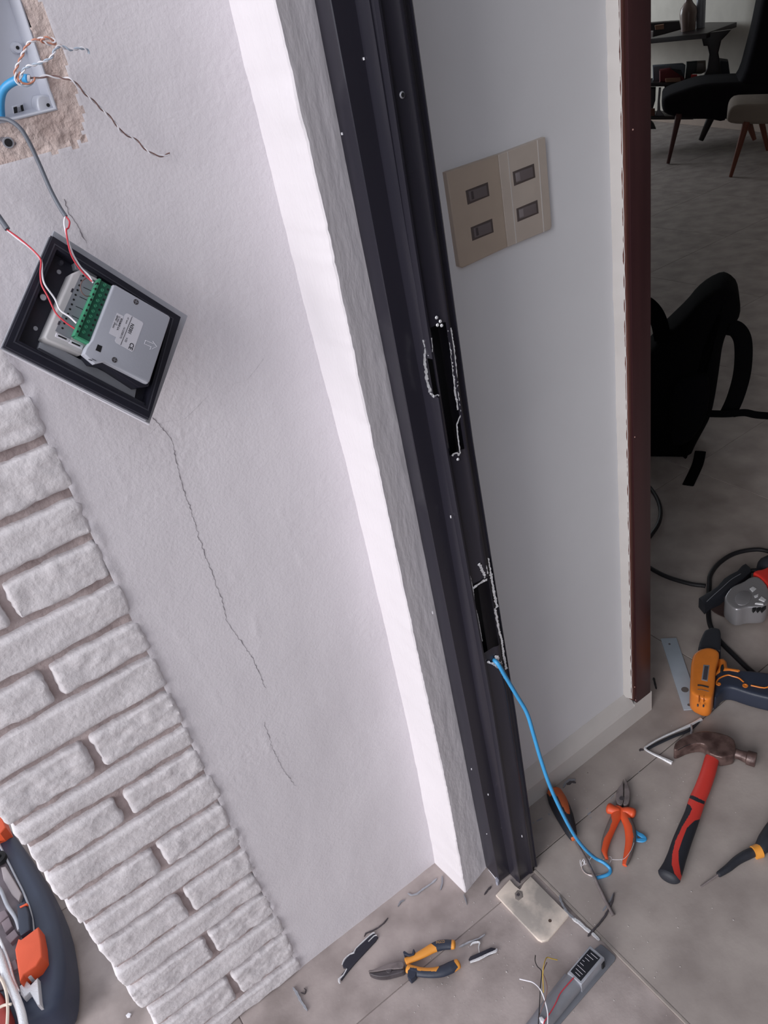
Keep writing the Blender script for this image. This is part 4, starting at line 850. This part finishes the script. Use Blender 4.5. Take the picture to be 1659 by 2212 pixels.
oc = empty('frame_offcut', tuple(at(780, 2060, z=0)), 'long black aluminium offcut with a bright cut edge left of the yellow cutters', 'offcut')
finish(pxprism(FLOOR, C55([(462, 770), (485, 730), (520, 700), (640, 590), (680, 548), (700, 560), (720, 580), (700, 610), (560, 760), (500, 830), (455, 890), (450, 860), (495, 800), (470, 800)]), .003, .0008, .0040, .0004), 'black_face', mat('offcut_black', (36, 36, 48), .45), oc)
finish(tube(fpath(C55([(462, 775), (478, 738), (515, 702), (545, 690), (560, 660), (610, 612), (650, 575), (682, 550), (695, 548)]), .004), [.0012, .0016, .0012, .0018, .001, .0014, .0012, .0016, .001], 5, 2), 'cut_edge', bare, oc)
finish(tube(fpath(C55([(495, 805), (470, 850), (440, 880), (445, 910)]), .004), [.0012, .0014, .0026, .0016], 5, 2), 'cut_edge', bare, oc)
finish(tube(fpath(C55([(650, 610), (690, 570), (710, 565)]), .0045), .001, 5, 2), 'cut_edge', bare, oc)
S = sliverobj
S(C55([(620, 575), (630, 552), (680, 532), (720, 510), (760, 478), (790, 440)]), .0012, .001, steeld, 'metal_curl', 'thin dark curled sliver beyond the long black offcut', .002)
o2 = empty('channel_offcut', tuple(at(1045, 2065, z=0)), 'short black channel offcut with bright edges right of the cutter handles', 'offcut')
finish(pxprism(FLOOR, C55([(1368, 742), (1380, 720), (1530, 655), (1560, 662), (1550, 690), (1385, 760)]), .004, .0008, .006, .001), 'black_face', MATS['offcut_black'], o2)
finish(tube(fpath(C55([(1378, 758), (1440, 735), (1510, 700), (1560, 680), (1572, 662)]), .005), [.002, .0026, .002, .0026, .0015], 5, 3), 'cut_edge', bare, o2)
finish(tube(fpath(C55([(1445, 695), (1440, 650), (1445, 615), (1400, 620), (1380, 640)]), .004), [.0008, .001, .002, .0022, .001], 5, 3), 'cut_edge', bare, o2)
S(C55([(1300, 650), (1370, 615), (1440, 590), (1485, 560)]), .0014, .001, alu, 'metal_sliver', 'straight silver sliver touching the upper end of the cutter handles', .0025)
S(C55([(108, 940), (135, 975), (165, 1035), (212, 1105)]), .0024, .001, alu, 'metal_sliver', 'tapering silver sliver at the foot of the brick column', .003)
S(C55([(165, 975), (195, 985), (202, 955), (188, 945)]), .0010, .001, steeld, 'metal_curl', 'small dark curl beside the silver sliver under the bricks', .002)
S(C55([(860, 360), (880, 325), (910, 312)]), .0016, .001, alud, 'metal_sliver', 'short dull sliver lying along the foot of the plastered wall', .002)
S(C55([(932, 265), (960, 278), (1000, 268), (1040, 235), (1100, 195), (1140, 160)]), .0016, .001, alu, 'metal_sliver', 'long bent silver sliver along the wall foot left of the pilaster', .002)
S(C55([(1178, 140), (1180, 190), (1166, 240)]), .0018, .001, alud, 'metal_sliver', 'grey hooked sliver just left of the white pilaster corner', .0025)
S(C55([(1330, 272), (1345, 305), (1356, 345)]), .0012, .001, alud, 'metal_sliver', 'small sliver pointing out from the sharp corner of the pilaster', .002)
S(C55([(1480, 275), (1505, 240), (1530, 215)]), .0018, .001, steeld, 'metal_sliver', 'dark chip between the pilaster and the cream slab', .002)
S([(1053, 1874), (1064, 1888), (1077, 1906)], .0012, .001, whitew, 'filler_strip', 'white strip of filler along the left foot of the black frame', .003)
tag(finish(pxprism(FLOOR, [(1069, 1906), (1072, 1885), (1076, 1880), (1082, 1884), (1080, 1894), (1077, 1908)], .01, .0008, .011, .002, 1, 2), 'filler_blob', mat('grey_filler', (150, 150, 162), .7)), 'grey blob of filler against the foot of the black frame', 'filler')
Ct = lambda pts: crop(1020, 1850, .38517, pts)
S(Ct([(488, 222), (500, 255), (520, 295), (548, 330), (572, 348)]), .0022, .004, alud, 'metal_sliver', 'curved dark silver sliver along the right edge of the cream slab', .004)
S(Ct([(560, 345), (600, 370), (635, 405), (675, 432), (715, 470)]), .0026, .002, bare, 'metal_sliver', 'bright ragged sliver lying on the tile joint above the electric strike', .004)
S(Ct([(795, 205), (785, 250), (768, 290), (745, 335), (712, 378), (680, 412), (648, 448)]), .0018, .004, steeld, 'metal_sliver', 'long dark bent sliver crossing the tip of the large screwdriver', .003)
o3 = empty('bent_channel_offcut', tuple(at(1450, 1590, z=0)), 'bent strip of torn aluminium with one black face left of the hammer head', 'offcut')
finish(tube(fpath(C7([(1215, 232), (1150, 290), (1060, 325), (960, 370), (888, 408)]), .006), [.003, .0042, .0042, .0042, .0034], 6, 4, flat=.6, up=(0, 0, 1)), 'black_face', blk, o3)
finish(tube(fpath(C7([(1232, 218), (1200, 235), (1150, 262), (1060, 300), (960, 345), (885, 390), (872, 410), (920, 440), (980, 468), (1045, 500)]), .007), [.0042, .003, .0036, .0024, .0022, .0024, .0026, .0026, .0036, .0048], 6, 4), 'cut_edge', bare, o3)
finish(tube(fpath(C7([(1165, 255), (1170, 295), (1152, 338)]), .009), [.0024, .0024, .0015], 6, 3), 'cut_edge', alu, o3)
S(C7([(835, 425), (845, 412), (862, 420)]), .0028, .001, steeld, 'metal_chip', 'dark chip at the elbow of the bent aluminium strip', .003, 'chip')
S(C7([(345, 660), (360, 630), (385, 610), (425, 608)]), .003, .001, alud, 'metal_chip', 'grey torn chip by the skirting behind the large screwdriver handle', .004, 'chip')
S(C7([(370, 640), (400, 618), (428, 628)]), .004, .001, steeld, 'metal_chip', 'dark torn chip by the skirting behind the large screwdriver handle', .003, 'chip')
S(C7([(470, 560), (490, 556), (505, 565)]), .0036, .001, steeld, 'metal_chip', 'small dark chip lying out from the skirting', .002, 'chip')
S(C7([(500, 790), (510, 815), (524, 855)]), .0042, .001, alud, 'metal_chip', 'flat grey chip between the large screwdriver and the orange pliers', .002, 'chip')
S(C7([(640, 745), (662, 715), (680, 700)]), .0012, .001, alud, 'metal_sliver', 'thin sliver touching the left jaw of the orange pliers', .002)
S(C7([(805, 515), (828, 550), (840, 585)]), .0014, .001, alud, 'metal_sliver', 'thin grey sliver above the jaws of the orange pliers', .0015)
S(C7([(888, 550), (896, 580)]), .0012, .001, alud, 'metal_sliver', 'tiny grey sliver below the elbow of the bent strip', .0015)
S(C7([(600, 1450+0), (635, 1400), (655, 1370), (672, 1335)]), .002, .001, alud, 'metal_sliver', 'sliver with a bright end beside the tip of the large screwdriver', .003)
S(C7([(130, 895), (180, 872), (230, 845), (268, 822)]), .0022, .001, alud, 'metal_sliver', 'straight sliver behind the foot of the black frame under the skirting', .002)
S(C8([(255, 1545), (268, 1600), (285, 1668)]), .003, .001, blackw, 'black_strip', 'little black strip on the tiles by the end of the skirting', .003, 'strip')
# tiny dust and chips too small to count
bm = bmesh.new(); rr = random.Random(3)
seeds = [(1150, 2000, 120), (1330, 1880, 160), (1000, 2060, 110), (1250, 2140, 150), (1120, 1960, 60), (1420, 1700, 120), (900, 2130, 120)]
for cx_, cy_, s in seeds:
    for k in range(46):
        x, y = rr.gauss(cx_, s), rr.gauss(cy_, s*.5); p = at(x, y, z=.0015)
        if p.y > .84 or (p.x < .55 and p.y > .79) or y > 2300: continue
        r = rr.uniform(.0003, .0011)*(1.6 if rr.random() < .06 else 1)
        bmesh.ops.create_icosphere(bm, subdivisions=1, radius=r, matrix=Matrix.Translation(Vector((p.x, p.y, .0035 if p.x > .545 else .0006)))@Matrix.Diagonal((1, rr.uniform(.4, 1.6), .5, 1)))
tag(finish(bm, 'metal_dust', mat('pale_dust', (196, 190, 188), .8)), 'scattered pale metal crumbs and dust around the tools on the tiles', 'dust', kind='stuff')

# ================================================================ TOOL CASE BEHIND THE BRICK COLUMN
Cc = lambda pts: crop(0, 1720, .22239, pts)
tc = empty('open_tool_case', tuple(at(20, 2050, z=0)), 'open dark blue tool case with orange latches seen behind the brick column', 'case')
finish(pxprism(FLOOR, [(-140, 1800), (-60, 1765), (0, 1768), (22, 1790), (62, 1850), (98, 1915), (122, 1975), (133, 2040), (136, 2090), (131, 2150), (112, 2178), (60, 2205), (-60, 2290), (-180, 2250)], .10, .001, .10, .02, 1, 4, True), 'case_shell', mat('navy_plastic', (48, 56, 76), .45, bump=.1, bscale=300), tc)
finish(tube(fpath(Cc([(-30, 420), (20, 520), (90, 660), (160, 800), (225, 930), (285, 1080), (315, 1200), (330, 1330)]), .106), .0022, 8, 6), 'chrome_rim', alu, tc)
finish(pxprism(FLOOR, Cc([(-400, 500), (0, 560), (60, 640), (150, 800), (210, 940), (190, 1050), (200, 1250), (230, 1400), (190, 1530), (200, 1850), (-100, 1900), (-400, 1500)]), .104, .09, .104, .002), 'inner_tray', mat('grey_brown_tray', (104, 94, 100), .6, var=.3, vscale=25), tc)
finish(pxprism(FLOOR, Cc([(15, 700), (60, 690), (150, 840), (215, 950), (190, 1030), (120, 960), (40, 820)]), .108, .1, .112, .002), 'tray_lid', mat('pale_tray', (160, 150, 152), .5), tc)
for k, q in enumerate(([(0, 1140), (60, 1110), (90, 1170), (20, 1230), (0, 1240)], [(20, 1240), (95, 1180), (130, 1270), (60, 1340)], [(60, 1380), (150, 1300), (190, 1360), (110, 1440)], [(90, 1640), (160, 1590), (190, 1680), (120, 1720)])):
    finish(pxprism(FLOOR, Cc(q), .11, .1, .115, .002), 'compartment_lid', mat('dusky_lid', (122, 108, 114), .6), tc)
finish(pxprism(FLOOR, Cc([(190, 1090), (272, 1055), (310, 1180), (322, 1330), (230, 1395), (212, 1340)]), .11, .09, .125, .003), 'clip_housing', navy, tc)
finish(pxprism(FLOOR, Cc([(190, 1072), (262, 1036), (268, 1050), (196, 1085)]), .126, .12, .127, .001), 'orange_latch', org, tc)
finish(pxprism(FLOOR, Cc([(212, 1425), (240, 1435), (405, 1310), (432, 1450), (445, 1600), (385, 1692), (265, 1780), (232, 1855), (205, 1700), (180, 1535)]), .115, .1, .132, .003), 'orange_latch', org, tc)
finish(pxprism(FLOOR, Cc([(-80, 150), (0, 178), (30, 208), (75, 325), (20, 385), (-100, 430)]), .12, .09, .13, .003), 'orange_latch', org, tc)
finish(tube(fpath(Cc([(-60, 860), (0, 900), (70, 1060), (150, 1180), (190, 1300)]), .118), .004, 10, 4), 'chrome_rod', alu, tc)
finish(tube(fpath(Cc([(-30, 1500), (0, 1560), (60, 1740), (130, 1900), (200, 2080), (235, 2250)]), .125), .0075, 12, 4), 'chrome_rod', bare, tc)
finish(tube(fpath(Cc([(-40, 1330), (0, 1400), (80, 1600), (130, 1780), (180, 1900)]), .12), .003, 10, 4), 'chrome_rod', bare, tc)
finish(pxprism(FLOOR, Cc([(220, 1880), (290, 1830), (330, 1870), (395, 1800), (420, 2060), (395, 2070), (320, 1940), (260, 2000), (230, 1960)]), .10, .09, .115, .002), 'hinge_bracket', bare, tc)
finish(pxprism(FLOOR, Cc([(250, 1790), (385, 1700), (390, 1735), (330, 1800), (270, 1830)]), .10, .09, .12, .002), 'hinge_bracket', bare, tc)
finish(pxprism(FLOOR, Cc([(-200, 1950), (0, 1900), (60, 2000), (120, 2150), (140, 2400), (-200, 2500)]), .11, .1, .125, .006), 'red_tool', mat('dark_red', (150, 52, 44), .5), tc)
finish(tube(fpath(Cc([(-20, 1740), (20, 1790), (60, 1900), (75, 2050), (70, 2200), (60, 2300)]), .134), .0028, 8, 5), 'white_lead', mat('cream_lead', (216, 202, 188), .5), tc)
finish(tube(fpath(Cc([(-20, 2060), (40, 2030), (110, 2020)]), .134), .0026, 8, 4), 'white_lead', MATS['cream_lead'], tc)
finish(lathe(at(*Cc([(0, 620)])[0], z=.108), [(.016, 0), (.016, .01), (.009, .012), (.008, .002)], 24), 'round_knob', hole, tc)
tag(finish(pxprism(FLOOR, [(272, 2194), (278, 2188), (284, 2190), (281, 2197), (275, 2199)], .002, .0005, .004, .001), 'plaster_crumb', whitew), 'single white crumb on the floor behind the brick column', 'crumb')

# ================================================================ DARK ROOM
Cb = lambda pts: crop(1330, 560, .2712, pts); Cr = lambda pts: crop(1380, 0, .16817, pts)
def fprism(F, pts, c, z0, z1, bev, sm=1, both=True, seg=4): return pxprism(F, pts, c, z0, z1, bev, sm, seg, both)
b0 = at(1475, 985, z=.003); BF = facing(b0)
bk = empty('backpack', tuple(b0), 'black backpack standing upright on the tiles behind the mahogany casing', 'bag')
finish(fprism(BF, Cb([(120, 1600), (100, 1200), (140, 900), (265, 770), (330, 695), (420, 612), (560, 480), (640, 380), (740, 300), (860, 245), (930, 270), (982, 320), (1002, 430), (982, 520), (925, 560), (880, 640), (850, 740), (835, 850), (815, 1000), (785, 1180), (755, 1300), (715, 1375), (650, 1490), (600, 1600), (540, 1612), (400, 1606)]), 0, -.22, .02, .06), 'bag_body', cloth, bk)
finish(fprism(BF, Cb([(420, 1000), (700, 900), (760, 1000), (720, 1300), (560, 1500), (420, 1480)]), .04, .0, .045, .02), 'front_pocket', mat('black_fabric_pocket', (8, 8, 11), 1, spec=.1, bump=.3, bscale=200), bk)
def bst(pts, w_, c, name='strap'):
    P = [BF.w(*BF.px(x, y, c), c) for x, y in Cb(pts)]; finish(tube(P, w_, 10, 6, flat=.25, up=tuple(BF.n)), name, cloth, bk)
bst([(900, 540), (965, 562), (1010, 640), (1018, 780), (1000, 940), (950, 1110), (890, 1240)], .026, .0)
bst([(740, 1230), (860, 1232), (940, 1228), (1030, 1222), (1120, 1240), (1250, 1250)], .013, .03)
bst([(140, 420), (210, 350), (290, 400), (345, 500), (375, 640)], .026, -.05)
P = [at(x, y, z=z) for (x, y), z in zip(Cb([(675, 1530), (650, 1640), (575, 1800)]), (.03, .008, .005))]; finish(tube(P, .018, 10, 5, flat=.15, up=(0, 0, 1)), 'strap', cloth, bk)
o = finish(fprism(BF, Cb([(200, 690), (310, 690), (290, 720), (265, 765), (200, 800)]), -.26, -.30, -.27, .01), 'grey_bag_lining', mat('blue_grey_cloth', (90, 98, 108), .8), bk)
# lounge chair, seen from the side
c0 = at(1443, 356, z=.003); CF = facing(c0)
lc = empty('lounge_chair', tuple(c0), 'dark upholstered lounge chair with splayed wooden legs in the far room', 'chair')
finish(fprism(CF, Cr([(290, 1280), (360, 1232), (500, 1180), (700, 1112), (850, 1080), (1100, 1068), (1300, 1060), (1600, 1060), (1720, 1100), (1720, 1330), (1250, 1345), (1130, 1500), (1100, 1580), (900, 1542), (500, 1522), (330, 1472), (295, 1400)]), 0, -.52, 0, .05), 'seat_cushion', chaircl, lc)
finish(fprism(CF, Cr([(1270, 1090), (1350, 960), (1420, 700), (1500, 400), (1580, 0), (1640, -250), (1950, -250), (1900, 300), (1800, 900), (1740, 1200), (1400, 1200)]), -.02, -.50, -.02, .05), 'back_cushion', chaircl, lc)
def leg(F, parent, a, b, c, r0, r1, m_):
    p0 = F.w(*F.px(a[0], a[1], c), c); p1 = F.w(*F.px(b[0], b[1], c), c); finish(cyl(p0, p1, r0, r1, 14), 'leg', m_, parent)
leg(CF, lc, (1467, 245), (1443, 353), -.02, .024, .013, mat('dark_red_wood', (78, 44, 42), .5))
leg(CF, lc, (1535, 255), (1514, 303), -.45, .030, .02, darkwood)
leg(CF, lc, (1640, 240), (1660, 330), -.05, .024, .013, chairwood)
c1 = at(1577, 384, z=.003); EF = facing(c1)
bs = empty('footstool', tuple(c1), 'beige upholstered stool with tapered brown wooden legs in front of the lounge chair', 'stool')
finish(fprism(EF, Cr([(1125, 1560), (1135, 1470), (1165, 1400), (1230, 1352), (1400, 1345), (1900, 1335), (1900, 1600), (1400, 1605), (1200, 1598)]), 0, -.42, 0, .03), 'cushion', beigecl, bs)
leg(EF, bs, (1613, 262), (1578, 382), -.02, .024, .012, chairwood); leg(EF, bs, (1616, 262), (1630, 302), -.36, .024, .014, chairwood); leg(EF, bs, (1690, 262), (1712, 380), -.02, .024, .012, chairwood)
# console table against the far wall
k0 = at(1480, 283, z=.003); KF = facing(k0)
def K(name, pts, c, z0, z1, bev, m_, parent, sm=0): return finish(fprism(KF, Cr(pts), c, z0, z1, bev, sm), name, m_, parent)
ct = empty('console_table', tuple(k0), 'dark wooden console table with curved end supports against the far wall', 'table')
top = [at(x, y, z=.80) for x, y in Cr([(-700, 380), (140, 305), (600, 285), (1258, 282), (870, 425), (140, 498), (-700, 600)])]
finish(prism(FLOOR, [(p.x, p.y) for p in top], .765, .80, .005), 'table_top', darkwood, ct)
zt = float(top[4].dot(KF.n)-KF.o.dot(KF.n)); zc = zt-.05
K('end_support', [(800, 468), (830, 592), (882, 592), (905, 700), (878, 880), (820, 1000), (760, 1062), (640, 1500), (560, 1530), (1200, 1530), (1100, 1300), (1060, 1000), (1040, 775), (1022, 680), (1060, 520), (1130, 450), (1190, 380), (900, 420)], zc, zc-.05, zc, .008, darkwood, ct)
K('shelf', [(-700, 1066), (860, 1066), (860, 1112), (-700, 1112)], zc, zc-.26, zc, .004, darkwood, ct)
K('shelf', [(-700, 1500), (700, 1494), (700, 1536), (-700, 1542)], zc, zc-.26, zc, .004, darkwood, ct)
K('foot', [(140, 1540), (190, 1590), (220, 1660), (120, 1660), (100, 1540)], zc, zc-.05, zc, .004, darkwood, ct)
def bottle(pxc, pyb, h, prof_, mt, label, name, zbase=.801, cap=None):
    p = at(pxc, pyb, z=zbase); o = finish(lathe(p, [(r, z*h) for r, z in prof_], 24), name, mt); tag(o, label, 'bottle'); return o
bottle(1486, 66, .27, [(.0, 0), (.055, .0), (.058, .15), (.066, .45), (.060, .58), (.035, .70), (.025, .78), (.025, .97), (.028, 1), (.0, 1)], mat('brown_glass', (122, 104, 98), .25), 'round brown glass bottle with a narrow neck on the console table', 'glass_bottle')
bottle(1513, 60, .42, [(.0, 0), (.034, .0), (.036, .55), (.034, .62), (.018, .75), (.016, .9), (.022, .92), (.022, 1), (.0, 1)], mat('clear_bottle', (142, 144, 152), .2), 'slim pale bottle with a dark blue top beside the brown glass bottle', 'slim_bottle')
SH1 = KF.w(0, KF.px(*Cr([(600, 1066)])[0], zc)[1], 0).z; SH2 = KF.w(0, KF.px(*Cr([(600, 1494)])[0], zc)[1], 0).z
def item(name, pts, c, z0, z1, bev, m_, label, cat, sm=0):
    bm = fprism(KF, Cr(pts), c, z0, z1, bev, sm); zt_ = max(v.co.z for v in bm.verts); zl = [q for q in (.8, SH1, SH2) if q < zt_-.02][0]
    for v in bm.verts: v.co.z = max(v.co.z, zl+.002)
    return tag(finish(bm, name, m_), label, cat)
item('dark_case', [(145, 300), (330, 285), (520, 275), (540, 385), (330, 445), (190, 480), (145, 490)], zc-.02, zc-.14, zc-.04, .01, mat('dark_case', (44, 38, 42), .5), 'dark flat case on the left of the console table top', 'case')
item('orange_box', [(205, 330), (320, 312), (322, 375), (212, 385)], zc+.01, zc-.03, zc+.01, .004, mat('tan_card', (150, 112, 92), .7), 'small tan box in front of the dark case on the table', 'box')
item('white_cup', [(140, 400), (185, 400), (180, 480), (145, 482)], zc+.03, zc-.01, zc+.03, .01, whitew, 'small white cup at the left edge of the table top', 'cup')
item('red_bag', [(262, 905), (400, 885), (480, 930), (575, 1000), (580, 1060), (265, 1060)], zc-.04, zc-.13, zc-.04, .015, mat('deep_red', (112, 34, 42), .6), 'dark red bag on the upper shelf of the console table', 'bag')
item('tan_case', [(340, 1010), (530, 1000), (545, 1055), (345, 1060)], zc-.005, zc-.03, zc-.005, .004, mat('tan_card', (150, 112, 92), .7), 'small tan packet lying against the dark red bag', 'packet')
item('grey_case', [(175, 850), (560, 825), (600, 850), (585, 1060), (180, 1060)], zc-.15, zc-.24, zc-.15, .012, mat('pale_case', (120, 128, 140), .6), 'pale grey case behind the dark red bag on the shelf', 'case')
item('dark_pouch', [(400, 880), (540, 900), (590, 1000), (480, 930)], zc-.0, zc-.02, zc+.0, .004, blk, 'black curved pouch resting on the dark red bag', 'pouch')
item('dark_green_tub', [(610, 800), (750, 790), (740, 930), (680, 960), (660, 1055), (590, 1055)], zc-.07, zc-.13, zc-.07, .012, mat('green_black', (50, 56, 56), .5), 'dark greenish tub on the shelf between the bag and the table end', 'tub')
item('glass_jar', [(680, 800), (860, 790), (865, 930), (800, 960), (690, 960)], zc-.14, zc-.24, zc-.16, .02, mat('jar', (128, 118, 108), .3), 'pale glass jar on the shelf beside the curved table support', 'jar')
item('red_tin', [(672, 965), (750, 965), (745, 1045), (668, 1045)], zc-.01, zc-.06, zc-.01, .008, mat('bright_red', (176, 34, 36), .5), 'small bright red tin on the upper shelf', 'tin')
item('dark_speaker', [(1040, 775), (1150, 790), (1165, 1060), (1030, 1060)], zc-.1, zc-.25, zc-.1, .008, mat('slate_box', (44, 46, 56), .6), 'dark upright box standing behind the right table support', 'box')
item('tan_basket', [(330, 1120), (500, 1115), (495, 1170), (400, 1230), (320, 1262)], zc-.05, zc-.2, zc-.05, .01, mat('tan_basket', (124, 98, 78), .8), 'tan basket on the lower shelf behind the lounge chair', 'basket')
item('metal_stand', [(255, 1130), (285, 1130), (270, 1300), (275, 1420), (340, 1495), (200, 1495), (235, 1420), (240, 1300)], zc-.02, zc-.06, zc-.02, .006, mat('grey_stand', (128, 126, 134), .4), 'pale grey lamp base on the lower shelf at the left', 'lamp')
item('dark_bottle_group', [(145, 1130), (215, 1130), (210, 1300), (180, 1400), (145, 1420)], zc-.06, zc-.14, zc-.06, .01, mat('dusky_purple', (60, 54, 64), .5), 'dusky box at the left end of the lower shelf', 'box')
item('rust_box', [(145, 1400), (205, 1400), (205, 1490), (145, 1490)], zc-.0, zc-.04, zc, .006, mat('rust', (100, 60, 48), .7), 'rust coloured box at the left end of the lower shelf', 'box')
# added area light, out of view, brightening the far room; no window modelled
for loc, rot, e, sx, sy in [((5.3, 7.4, 1.5), (math.radians(-90), 0, 0), 48, 1.6, 1.3)]:
    ld = bpy.data.lights.new('room_fill_light', 'AREA'); ld.shape = 'RECTANGLE'; ld.size = sx; ld.size_y = sy; ld.energy = e; ld.color = (.86, .93, 1)
    lo = bpy.data.objects.new('room_fill_light', ld); COL.objects.link(lo); lo.location = loc; lo.rotation_euler = rot
